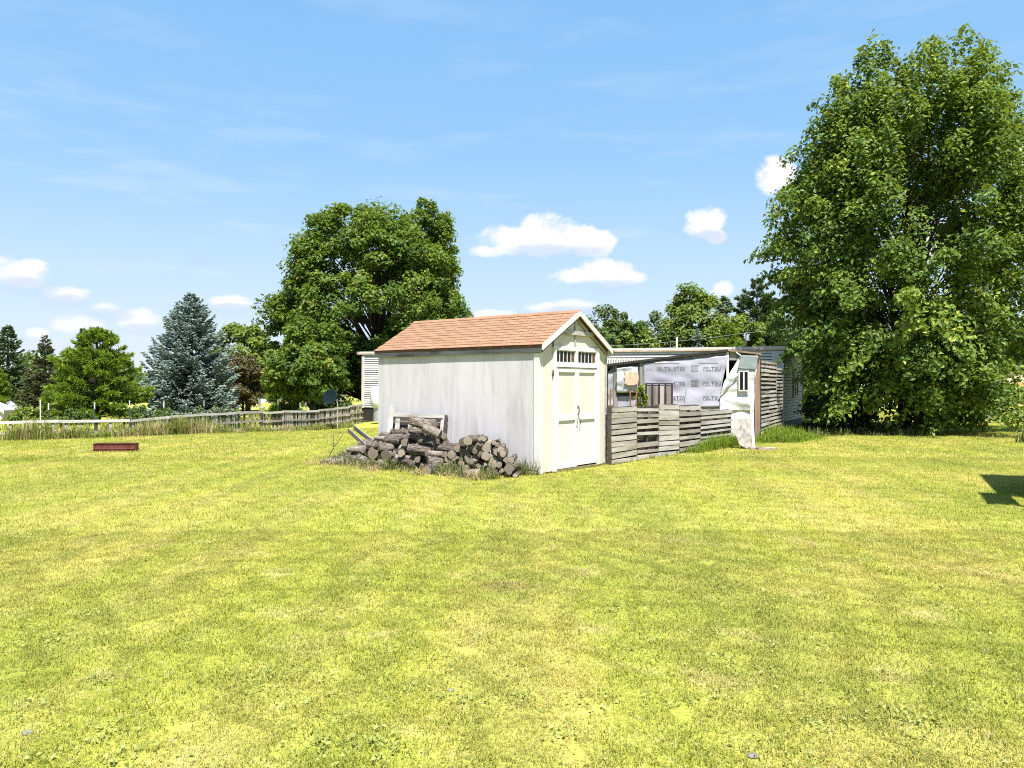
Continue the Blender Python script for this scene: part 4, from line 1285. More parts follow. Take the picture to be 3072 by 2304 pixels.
def leaves_mesh(name, P, nrm, size, mat, rng, rnd=None, droop=None, aspect=.62):
    """kite-shaped folded leaves"""
    n = len(P)
    nn, t, b = frames(nrm, rng)
    if droop is not None:
        t = t + droop; t /= np.maximum(np.linalg.norm(t, axis=1, keepdims=True), 1e-6)
        b = np.cross(nn, t); b /= np.maximum(np.linalg.norm(b, axis=1, keepdims=True), 1e-6)
    s = size[:, None]
    w = s * aspect * .5
    fold = nn * (s * .14)
    V = np.stack([P - t * s * .5, P + b * w + fold + t * s * .02, P + t * s * .5, P - b * w + fold + t * s * .02], 1).reshape(-1, 3)
    i = np.arange(n) * 4
    fl = np.stack([i, i + 1, i + 2, i, i + 2, i + 3], -1).reshape(-1)
    rnd = rng.random(n) if rnd is None else rnd
    return np_mesh(name, V, fl, np.full(2 * n, 3), mat, np.repeat(rnd, 2))


def broadleaf(name, label, cat, base, lobes, n_cl, n_leaf, leaf, mat, seed, trunk_r, trunk_h, bark='bark', rc=.9, inner=.25, droop=.35, group=None, nbranch=70, flat=.6, tmat=None, multi=1, zmin=.3, spray=.35):
    """tree from a trunk, limbs and clumps of leaves spread over the crown's lobes (cx, cy, cz, rx, ry, rz from the base)"""
    rng = np.random.default_rng(seed)
    T = thing(name, label, cat, base, 0, group)
    lob = np.array(lobes, float)
    vol = np.prod(lob[:, 3:6], axis=1) ** .72
    which = rng.choice(len(lob), n_cl, p=vol / vol.sum())
    d = rng.normal(size=(n_cl, 3)); d /= np.linalg.norm(d, axis=1, keepdims=True)
    rad = np.where(rng.random(n_cl) < inner, rng.uniform(.25, .75, n_cl), rng.uniform(.78, 1.02, n_cl))
    Cn = lob[which, :3] + d * lob[which, 3:6] * rad[:, None]
    # drop clumps buried deep inside another lobe
    keep = np.ones(n_cl, bool)
    for k in range(len(lob)):
        q = np.linalg.norm((Cn - lob[k, :3]) / lob[k, 3:6], axis=1)
        keep &= ~((q < .55) & (rng.random(n_cl) > inner))
    keep &= Cn[:, 2] > zmin
    Cn = Cn[keep]; m = len(Cn)
    cr = rc * rng.uniform(.55, 1.25, m)
    ci = np.repeat(np.arange(m), n_leaf)
    n = len(ci)
    g = rng.normal(size=(n, 3)); g /= np.linalg.norm(g, axis=1, keepdims=True)
    rr = rng.random(n) ** .45
    loc = g * rr[:, None] * cr[ci][:, None] * np.array([1, 1, flat])
    ax = Cn - lob[:, :3].mean(0); ax /= np.maximum(np.linalg.norm(ax, axis=1, keepdims=True), 1e-6)
    ax = ax + np.array([0, 0, .45]) + rng.normal(scale=.25, size=ax.shape); ax /= np.linalg.norm(ax, axis=1, keepdims=True)
    u = rng.uniform(-.5, 1.0, n) * spray
    loc = loc * (1 - .62 * np.clip(u / max(spray, .01), 0, 1) * min(spray, 1))[:, None] + ax[ci] * (u * cr[ci] * 1.5)[:, None]
    loc[:, 2] -= droop * (loc[:, 0] ** 2 + loc[:, 1] ** 2) / np.maximum(cr[ci], .1)
    P = Cn[ci] + loc
    cen = lob[:, :3].mean(0)
    outw = P - cen; outw /= np.maximum(np.linalg.norm(outw, axis=1, keepdims=True), 1e-6)
    nrm = g * .5 + outw * .45 + np.array([0, 0, .75]) + rng.normal(scale=.42, size=(n, 3))
    okp = P[:, 2] > .05
    P, nrm, ci = P[okp], nrm[okp], ci[okp]; n = len(P)
    crnd = rng.normal(0, .16, m)
    rnd = np.clip(rng.normal(.5, .2, n) + crnd[ci], 0, 1)
    me = leaves_mesh('crown', P, nrm, leaf * rng.uniform(.6, 1.3, n), M[mat], rng, rnd, droop=np.tile(np.array([[0, 0, -.55]]), (n, 1)))
    link('crown', me, T)
    # trunk and limbs
    mb = MB()
    r2 = random.Random(seed)
    stems = []
    for s in range(multi):
        lean = Vector((r2.uniform(-.5, .5), r2.uniform(-.5, .5), 0)) * (0 if multi == 1 else 1.6)
        pts = [Vector((0, 0, -.1)) + lean * .06, Vector((0, 0, trunk_h * .25)) + lean * .25, Vector((r2.uniform(-.1, .1), r2.uniform(-.1, .1), trunk_h * .6)) + lean * .8, Vector((r2.uniform(-.3, .3), r2.uniform(-.3, .3), trunk_h)) + lean * 1.4]
        tr = trunk_r / math.sqrt(multi)
        mb.tube(pts, [tr * 1.25, tr, tr * .7, tr * .2], 9)
        stems.append(pts)
    ids = list(range(m)); r2.shuffle(ids)
    for k in ids[:nbranch]:
        c = Vector(Cn[k]); st = stems[k % multi]
        f = min(max((c.z * .55) / trunk_h, .12), .92)
        seg = min(int(f * 3), 2); a = st[seg].lerp(st[seg + 1], f * 3 - seg)
        mid = a.lerp(c, .5) + Vector((r2.uniform(-.2, .2), r2.uniform(-.2, .2), .12 * (c - a).length))
        r0 = max(trunk_r * .32 * (1 - f * .6), .02)
        mb.tube([a, a.lerp(mid, .5) + Vector((0, 0, .05)), mid, c], [r0, r0 * .75, r0 * .5, r0 * .15], 5, False)
    mb.build('trunk', tmat or M[bark], T, True)
    return T


def twigs_mesh(name, P, D, length, width, up, mat, rng, rnd):
    """flat needle-clad twigs: a kite along D, tilted cross blade"""
    n = len(P)
    D = D / np.maximum(np.linalg.norm(D, axis=1, keepdims=True), 1e-6)
    s = np.cross(D, up); s /= np.maximum(np.linalg.norm(s, axis=1, keepdims=True), 1e-6)
    u = np.cross(s, D)
    l = length[:, None]; w = width[:, None] * .5
    V = np.stack([P, P + D * l * .45 + s * w, P + D * l, P + D * l * .45 - s * w, P + D * l * .4 + u * w, P + D * l * .5 - u * w * .8], 1).reshape(-1, 3)
    i = np.arange(n) * 6
    fl = np.stack([i, i + 1, i + 2, i + 3, i, i + 4, i + 2, i + 5], -1).reshape(-1)
    return np_mesh(name, V, fl, np.full(2 * n, 4), mat, np.repeat(rnd, 2))


def conifer(name, label, cat, base, h, r, mat, seed, nbr=420, ntw=34, shape=.85, droop=.25, tw=.34, tww=.085, z0=.25, bark='bark', group=None, tip=.25, plume=False, full=0.0):
    rng = np.random.default_rng(seed)
    T = thing(name, label, cat, base, 0, group)
    f = np.sort(rng.random(nbr) ** 1.12)                       # more branches low down
    z = z0 + (h - z0) * f
    az = np.arange(nbr) * 2.39996 + rng.uniform(-.5, .5, nbr)
    R_ = r * ((1 - f) ** shape) * rng.uniform(.72, 1.08, nbr) + .06 + full * r * np.sin(np.pi * f) * .25
    R_ *= np.array([1 + .24 * mnoise.noise(Vector((math.cos(q) * 1.6 + seed, math.sin(q) * 1.6, zz * 1.1))) for q, zz in zip(az, z)])
    Pn, Dn, Ln, Wn, Rn = [], [], [], [], []
    dirs = np.stack([np.cos(az), np.sin(az)], -1)
    mb = MB()
    mb.tube([(0, 0, -.1), (0, 0, h * .5), (0, 0, h * .985)], [r * .075 + .03, r * .045 + .02, .012], 7)
    for k in range(nbr):
        L = R_[k]
        m = max(6, int(ntw * (L / r) ** .8))
        t = rng.random(m) ** .62 * .97 + .03
        if plume: t = .35 + .65 * rng.random(m) ** .7
        rise = (.05 + .35 * f[k] if plume else .0) + tip * (f[k] * 1.6)
        # branch curve: sags then lifts at the end
        zz = z[k] + L * (rise * t - droop * np.sin(t * 2.4) * (1 - .6 * f[k]) + .22 * t ** 3 * (1 if droop > 0 else 0))
        side = rng.choice([-1, 1], m) * rng.uniform(0, 1, m)
        spread = .34 * L * (1 - t * .75) * side * (.8 if plume else 1)
        d = dirs[k]; pr = np.array([-d[1], d[0]])
        P = np.stack([d[0] * L * t + pr[0] * spread, d[1] * L * t + pr[1] * spread, zz + rng.uniform(-.03, .03, m) - .05 * np.abs(side)], -1)
        D = np.stack([d[0] * .9 + pr[0] * side * 1.1, d[1] * .9 + pr[1] * side * 1.1, rng.normal(-.02 if not plume else .55, .2, m)], -1)
        Pn.append(P); Dn.append(D); Ln.append(tw * rng.uniform(.6, 1.2, m) * (.55 + .45 * L / r)); Wn.append(tww * rng.uniform(.7, 1.3, m))
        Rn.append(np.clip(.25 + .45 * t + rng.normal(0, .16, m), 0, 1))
        if k % 2 == 0:
            tt = np.array([0, .4, .8])
            q = [(d[0] * L * s_, d[1] * L * s_, z[k] + L * (rise * s_ - droop * math.sin(s_ * 2.4) * (1 - .6 * f[k]) + .22 * s_ ** 3) - .02) for s_ in tt]
            mb.tube(q, [.014 + .012 * L, .01 + .006 * L, .004], 4, False)
    P = np.concatenate(Pn); D = np.concatenate(Dn); n = len(P)
    if plume:                                                 # tufts of long needles
        k = 5
        P = np.repeat(P, k, 0); D = np.repeat(D, k, 0) + rng.normal(scale=.55, size=(n * k, 3))
        L_ = np.repeat(np.concatenate(Ln), k) * rng.uniform(.6, 1.1, n * k); W_ = np.repeat(np.concatenate(Wn), k) * .55
        rn = np.clip(np.repeat(np.concatenate(Rn), k) + rng.normal(0, .12, n * k), 0, 1)
    else:
        L_, W_, rn = np.concatenate(Ln), np.concatenate(Wn), np.concatenate(Rn)
    n = len(P)
    up = np.tile([0, 0, 1.0], (n, 1)) + rng.normal(scale=.35, size=(n, 3))
    # leading shoot
    link('crown', twigs_mesh('crown', P, D, L_, W_, up, M[mat], rng, rn), T)
    mb.build('trunk', M[bark], T, True)
    return T


# ------------------------------------------------------------------ trees
def hz_of(py, Y):
    return CH + (HZ - py) / F * Y


def make_trees():
    # the big maple on the right
    broadleaf('maple_tree', 'huge leafy maple tree at right, branches hanging to the lawn', 'tree', on(905, 27.0),
              [(.2, .2, 7.2, 4.0, 4.0, 5.2), (.35, .2, 10.7, 2.9, 3.0, 2.7), (-.7, -.2, 3.9, 3.2, 3.6, 2.7), (3.6, -.4, 5.5, 2.1, 2.3, 3.1), (3.1, .3, 8.2, 1.8, 2.0, 2.6), (-2.7, 0, 6.2, 1.7, 2.0, 2.5),
               (.3, -1.2, 2.2, 2.0, 2.0, 2.0), (1.6, -.8, 1.9, 1.3, 1.4, 1.3), (-1.6, -1.0, 2.3, 1.8, 2.0, 1.6), (-2.0, 0, 8.8, 1.6, 1.8, 1.8), (.5, -.6, 1.3, 1.1, 1.1, 1.0)],
              1080, 170, .178, 'leaf_big', 1, .20, 10.5, rc=.70, inner=.34, droop=.30, nbranch=110, multi=3, zmin=.5, spray=.9)
    # maple behind the mobile home, and the narrower one behind it
    b = on(372, 44.5)
    lb = [(-.2, 0, 7.0, 4.9, 4.6, 5.1), (-3.9, -.4, 5.0, 2.6, 2.8, 3.6), (3.2, 0, 5.2, 2.9, 2.8, 2.3), (-.9, 0, 10.0, 3.5, 3.2, 2.7), (-3.6, -.5, 2.6, 2.2, 2.2, 1.7), (2.6, .3, 8.2, 2.2, 2.2, 2.2), (.6, -.4, 3.2, 3.0, 2.8, 2.0)]
    lb = [(a * .95 + .15, b_ * .95, c * .96 + .1, d * .95, e * .9, f * .96) for a, b_, c, d, e, f in lb]
    broadleaf('maple_tree', 'broad round maple behind the mobile home, left of the shed roof', 'tree', b,
              lb,
              680, 180, .235, 'leaf_maple', 2, .30, 9.5, rc=.80, inner=.2, droop=.35, nbranch=140, multi=2, zmin=1.2)
    broadleaf('tall_tree', 'slim dark tree rising behind the right shoulder of the round maple', 'tree', on(427, 50.0),
              [(0, 0, 10.6, 1.65, 1.6, 3.3), (.2, 0, 7.2, 1.8, 1.7, 2.8), (0, 0, 4.5, 1.5, 1.5, 2.0)], 260, 150, .25, 'leaf_maple', 3, .2, 11.5, rc=.70, inner=.4, nbranch=40)
    broadleaf('maple_tree', 'lower dark maple left of the mobile home, added to shade the end of the low fence', 'tree', on(312, 37.8),  # added tree, put in for its shade on the fence end
              [(-.1, 0, 3.4, 1.5, 2.2, 1.7), (.5, -.6, 2.5, 1.1, 1.9, 1.1), (-.8, -.4, 2.5, 1.0, 1.9, 1.1)], 180, 150, .20, 'leaf_maple', 13, .12, 3.9, rc=.55, inner=.35, nbranch=50, zmin=1.0)
    # left conifers
    conifer('spruce_tree', 'tall dark spruce at the left edge of the picture', 'tree', on(8, 55), hz_of(325, 55) + .45, 2.1, 'spruce', 4, 190, 70, .8, .28, .34, .11)
    conifer('spruce_tree', 'slender brownish spruce left of the bright green pine', 'tree', on(45, 46), hz_of(336, 46) + .4, 1.55, 'spruce_brown', 5, 190, 56, .95, .12, .28, .08)
    conifer('spruce_tree', 'thin spruce tip showing behind the bright green pine', 'tree', on(83, 60), hz_of(328, 60) + .5, 1.4, 'spruce', 6, 230, 28, .95, .15, .36, .1)
    conifer('pine_tree', 'bushy bright green pine left of the blue spruce', 'tree', on(97, 41), hz_of(331, 41) + .4, 2.55, 'pine', 7, 150, 80, .80, -.02, .34, .085, plume=True, full=.42)
    conifer('blue_spruce', 'large silvery blue spruce with layered boughs', 'tree', on(191, 46), hz_of(294, 46) + .4, 2.85, 'blue_spruce', 8, 330, 120, .80, .36, .30, .11, full=.50)
    conifer('pine_tree', 'small yellowish pine cut by the left picture edge', 'tree', on(-6, 44), 3.0, 1.0, 'pine', 9, 120, 34, .7, -.05, .34, .08, plume=True)
    broadleaf('leafy_tree', 'light green leafy tree between blue spruce and round maple', 'tree', on(248, 68),
              [(0, 0, 4.6, 3.0, 2.6, 2.9), (-1.6, 0, 5.4, 1.8, 1.8, 2.2), (1.6, 0, 3.6, 2.4, 2, 2.2)], 150, 130, .36, 'leaf_light', 10, .2, 6, rc=.85, nbranch=40)
    broadleaf('bronze_tree', 'brownish bronze small tree right of the blue spruce', 'tree', on(243, 54),
              [(0, 0, 2.4, 1.3, 1.2, 1.7), (-.6, 0, 1.5, 1.0, 1, 1.1)], 80, 120, .24, 'leaf_brown', 11, .09, 3.2, rc=.5, nbranch=30)
    conifer('pine_tree', 'small crooked pine below the round maple, left of the dish', 'tree', on(284, 40), hz_of(368, 40) + .25, .7, 'pine', 12, 46, 34, .55, -.05, .36, .08, plume=True, full=.6)
    # behind the mobile home on the right
    Y = 58
    bt = [('oak_tree', 'airy grey-green tree just right of the shed gable', 600, 308, 66, 1.9, 'leaf_grey', 60, 90),
          ('oak_tree', 'small dark rounded tree right of the shed gable', 618, 309, 60, 1.15, 'leaf_mid', 46, 120),
          ('leafy_tree', 'low bushy green tree above the mobile home roof, nearest the shed', 600, 328, 52, 1.9, 'leaf_mid', 70, 120),
          ('leafy_tree', 'low yellow-green tree above the middle of the mobile home roof', 637, 331, 52, 1.6, 'leaf_light', 60, 120),
          ('oak_tree', 'thin airy tree with sky showing through, above the lean-to', 655, 313, 64, 2.0, 'leaf_grey', 60, 80),
          ('oak_tree', 'broad bright green tree above the lean-to, tallest of its group', 693, 291, 60, 2.35, 'leaf_light', 130, 140),
          ('leafy_tree', 'slim pale green tree between the broad tree and the dark pine', 726, 298, 64, 1.2, 'leaf_grey', 60, 110),
          ('leafy_tree', 'low round green bush-like tree over the lean-to roof, left of the little spruce', 668, 330, 54, 1.7, 'leaf_mid', 60, 120),
          ('leafy_tree', 'yellow-green tree filling the gap before the dark pine', 744, 318, 50, 1.5, 'leaf_light', 60, 120),
          ('oak_tree', 'tall mid green tree behind the dark pine at the maple edge', 782, 300, 66, 2.2, 'leaf_mid', 70, 110),
          ('leafy_tree', 'small green tree in the dip right of the dark rounded tree', 634, 322, 60, 1.5, 'leaf_mid', 60, 110),
          ('leafy_tree', 'mid green tree half hidden behind the maple, above the trailer end', 800, 320, 60, 2.6, 'leaf_mid', 70, 110)]
    for k, (nm, lab, px, py, Yk, rr, mt, nc, nl) in enumerate(bt):
        h = hz_of(py, Yk)
        broadleaf(nm, lab, 'tree', on(px, Yk), [(0, 0, h * .62, rr, rr, h * .40), (-.35 * rr, 0, h * .4, rr * .95, rr, h * .28), (.3 * rr, .2, h * .42, rr * .9, rr, h * .3)],
                  int(nc * 2.2), nl, .27, mt, 30 + k, .13, h * .85, rc=.27 * rr + .12, nbranch=40, group='trees behind the mobile home')
    conifer('pine_tree', 'dark green pine left of the huge maple', 'tree', on(757, 52), hz_of(281, 52), 2.7, 'pine_dark', 45, 130, 80, .62, -.02, .40, .11, plume=True, full=.4)
    conifer('blue_spruce', 'little blue spruce tip above the lean-to roof', 'tree', on(697, 50), hz_of(329, 50), .95, 'blue_spruce', 46, 150, 26, .85, .2, .3, .09)
    conifer('pine_tree', 'young pine above the trailer roof between lean-to and dark pine', 'tree', on(728, 48), hz_of(324, 48), 1.35, 'pine', 47, 120, 34, .6, -.05, .36, .09, plume=True)
    conifer('spruce_tree', 'dark spruce behind the huge maple, over the white pot', 'tree', on(958, 40), hz_of(352, 40), 1.9, 'spruce', 48, 230, 30, .8, .25, .36, .1)
    conifer('pine_tree', 'tall pine over the cream house at the right edge', 'tree', on(1002, 82), hz_of(318, 82), 3.6, 'pine_dark', 49, 190, 40, .6, -.05, .55, .13, plume=True, full=.4)
    broadleaf('leafy_tree', 'green tree behind the cream house, right edge', 'tree', on(1050, 86), [(0, 0, 6, 4, 4, 4), (-2, 0, 4.5, 3, 3, 3)], 90, 110, .42, 'leaf_light', 50, .25, 7, rc=1.2, nbranch=30)
    # dark shrub beside the trailer end
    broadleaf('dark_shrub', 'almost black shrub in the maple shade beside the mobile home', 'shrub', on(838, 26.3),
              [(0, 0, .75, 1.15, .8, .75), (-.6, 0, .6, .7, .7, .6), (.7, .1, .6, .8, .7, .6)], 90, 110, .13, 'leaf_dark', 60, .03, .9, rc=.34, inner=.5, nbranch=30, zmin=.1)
    broadleaf('leafy_shrub', 'sunlit shrub before the white house, left of the maple', 'shrub', on(822, 36), [(0, 0, 1.6, 1.2, 1, 1.5)], 50, 90, .15, 'leaf_light', 61, .03, 2, rc=.4, nbranch=20)
    broadleaf('leafy_shrub', 'low green shrub beside the dark spruce, behind the white pot', 'shrub', on(972, 38), [(0, 0, .55, .8, .7, .55)], 40, 90, .13, 'leaf_mid', 62, .03, .9, rc=.3, nbranch=20, zmin=.1)
    broadleaf('leafy_shrub', 'yellow-green bush at the cream house wall', 'shrub', on(1006, 60), [(0, 0, .8, 1.5, .9, .8)], 40, 70, .2, 'leaf_light', 63, .03, 1, rc=.4, nbranch=20, zmin=.1)
    broadleaf('leafy_shrub', 'dark hedge-like bush under the round maple behind the fence', 'shrub', on(322, 42), [(0, 0, .55, 1.6, .8, .6), (1.0, 0, .5, 1, .8, .5)], 60, 80, .2, 'leaf_mid', 64, .03, .8, rc=.35, nbranch=20, zmin=.1)
    broadleaf('leafy_shrub', 'small leafy sapling beside the dark slatted panel', 'sapling', Vector((*wall_hit(456, 700, .5).xy, 0)), [(0, 0, .95, .13, .13, .72)], 30, 26, .10, 'weed_lush', 65, .012, 1.6, rc=.12, nbranch=20, zmin=.05)
    # undergrowth at the foot of the left conifers
    for k, (px, Yk, w, lab, mt) in enumerate([(70, 37, 1.2, 'weedy bush behind the fence below the bright pine', 'leaf_mid'), (150, 38, 1.4, 'weedy bush behind the fence left of the blue spruce foot', 'leaf_mid'),
                                              (212, 37, 1.3, 'weedy bush behind the fence at the blue spruce foot', 'leaf_grey'), (30, 39, 1.0, 'weedy bush behind the fence right of the white hut', 'leaf_light')]):
        broadleaf('weedy_bush', lab, 'bush', on(px, Yk), [(0, 0, .35, w, .6, .42)], 34, 60, .16, mt, 70 + k, .02, .5, rc=.3, nbranch=12, zmin=.05, group='bushes behind the fence')
    # far woods closing the horizon
    rng = np.random.default_rng(90)
    n = 60000
    az = rng.uniform(-1.0, 1.0, n); dist = 150 + 50 * rng.random(n)
    X = np.sin(az) * dist; Yv = np.cos(az) * dist
    hh = 5.5 + 2.2 * np.sin(az * 21) + 1.6 * np.sin(az * 57 + 1) + 1.0 * np.sin(az * 131)
    Z = ground_z(X, Yv) + rng.random(n) ** .7 * hh
    P = np.stack([X, Yv, Z], -1)
    me = leaves_mesh('far_woods', P, rng.normal(size=(n, 3)) + np.array([0, -.6, .8]), np.full(n, 1.1) * rng.uniform(.5, 1.3, n), M['leaf_mid'], rng)
    tag(link('far_woods', me), 'far line of woods closing the horizon', 'woods', kind='stuff')


make_trees()

# ------------------------------------------------------------------ pallet fence on the left


def make_left_fence():
    rnd = random.Random(8)
    path = [(-12, 23.9), (60, 24.6), (130, 25.6), (205, 27.8), (262, 30.8), (318, 34.0), (362, 37.8)]
    tops = [421, 420.5, 419.5, 412.8, 411.5, 409.5, 404]
    ptsb = []
    for px, Y in path:
        p = PX(px, Y); ptsb.append(p)
    sec = []
    for i in range(len(ptsb) - 1):
        d = (ptsb[i + 1] - ptsb[i]); n = max(1, round(d.length / 1.35))
        for k in range(n):
            sec.append((ptsb[i] + d * k / n, ptsb[i] + d * (k + 1) / n, tops[i] + (tops[i + 1] - tops[i]) * k / n, tops[i] + (tops[i + 1] - tops[i]) * (k + 1) / n))
    ns = len(sec)
    order = ['first', 'second', 'third', 'fourth', 'fifth', 'sixth', 'seventh', 'eighth', 'ninth', 'tenth', 'eleventh', 'twelfth', 'thirteenth', 'fourteenth', 'fifteenth', 'sixteenth', 'seventeenth', 'eighteenth', 'nineteenth', 'twentieth']
    for i, (a, b, ta, tb) in enumerate(sec):
        za, zb = hz_of(ta, a.y) + rnd.uniform(-.035, .03), hz_of(tb, b.y) + rnd.uniform(-.035, .03)
        g = min(gz(a.x, a.y), gz(b.x, b.y)) - .02
        rot = math.atan2((b - a).y, (b - a).x); L = (b - a).length
        T = thing('fence_section', '%s section from the left of the low grey slatted fence along the weeds' % order[i], 'fence', (a.x, a.y, g), rot, 'sections of the low slatted fence')
        ha, hb = za - g, zb - g
        top = lambda x: ha + (hb - ha) * x / L
        gappy = (i % 5 in (0, 1)) and i < ns - 4
        def rail(z0, wd, y, nm, mt):
            MB().prism([(0, top(0) - z0), (L, top(L) - z0), (L, top(L) - z0 - wd), (0, top(0) - z0 - wd)], lambda u, v, t: (u, y + .03 * t, v)).build(nm, M[mt], T)
        rail(0, .085, -.075, 'rail', 'pallet_bleach'); rail(.36, .075, -.074, 'rail', 'pallet'); rail(.66, .07, -.072, 'rail', 'pallet')
        ns_ = 5 if gappy else 10
        for k in range(ns_):
            x = (k + .5) * L / ns_ + rnd.uniform(-.03, .03)
            w = rnd.uniform(.06, .10); tl = rnd.uniform(-.035, .035)
            zt = top(x) - .012
            MB().prism([(x - w / 2, .0), (x + w / 2, .0), (x + w / 2 + tl, zt), (x - w / 2 + tl, zt)], lambda u, v, t: (u, -.04 + .018 * t, v)).build('slat', M[rnd.choice(['pallet', 'pallet', 'stringer'])], T)
        BOX('post', M['stringer'], T, .0, .06, .0, .08, 0, top(.03) - .03)
    # steel posts with white tips behind it
    for px, tp, Y, lab in [(48.5, 403.2, 26.2, 'first'), (94.6, 402.6, 27.2, 'second'), (129.6, 400.6, 27.8, 'third'), (163.8, 401.5, 28.5, 'fourth'), (204, 400.5, 29.8, 'fifth'), (235, 399, 31.5, 'sixth'), (278, 399.5, 33.5, 'seventh'), (300, 402.5, 34, 'eighth'), (306, 402, 34.5, 'ninth')]:
        p = on(px, Y); z1 = hz_of(tp, Y)
        T = thing('steel_post', '%s dark steel fence post from the left, standing behind the low fence' % lab, 'post', p, 0, 'steel posts behind the low fence')
        h = z1 - p.z
        m = MB(); m.box(-.018, .018, -.004, .004, -.1, h - .22); m.box(-.004, .004, .004, .03, -.1, h - .22); m.build('shaft', M['post_green'], T)
        if px < 180:
            m = MB(); m.box(-.019, .019, -.005, .005, h - .22, h); m.box(-.005, .005, .005, .031, h - .22, h); m.build('tip', M['post_white'], T)
        else:
            m = MB(); m.box(-.018, .018, -.004, .004, h - .22, h); m.build('tip', M['galv'], T)
    p = on(41.5, 31); tag(MB().tube([(p.x - .03, p.y, p.z - .1), (p.x - .05, p.y, hz_of(399.8, 31))], .022, 7).build('white_pole', M['post_white']), 'thin white leaning pole behind the fence on the left', 'pole')


make_left_fence()

# ------------------------------------------------------------------ weeds and rough grass


def area_blades(name, label, cells, mat, seed, per, h, w, lean=(.35, .25), cat='weeds', seg=2):
    """cells: list of (x, y, radius, height factor)"""
    rng = np.random.default_rng(seed)
    P, H_ = [], []
    for (x, y, r, hf) in cells:
        n = int(per * r * r)
        a = rng.uniform(0, 2 * np.pi, n); q = r * np.sqrt(rng.random(n))
        xs, ys = x + q * np.cos(a), y + q * np.sin(a)
        P.append(np.stack([xs, ys, ground_z(xs, ys) - .01], -1)); H_.append(np.full(n, hf) * rng.uniform(.4, 1.15, n))
    P = np.concatenate(P); H_ = np.concatenate(H_) * h
    n = len(P)
    me = blades_mesh(name, P, H_, w * rng.uniform(.6, 1.4, n), np.abs(rng.normal(lean[0], lean[1], n)), M[mat], seed, seg, .45)
    return tag(link(name, me), label, cat, kind='stuff')


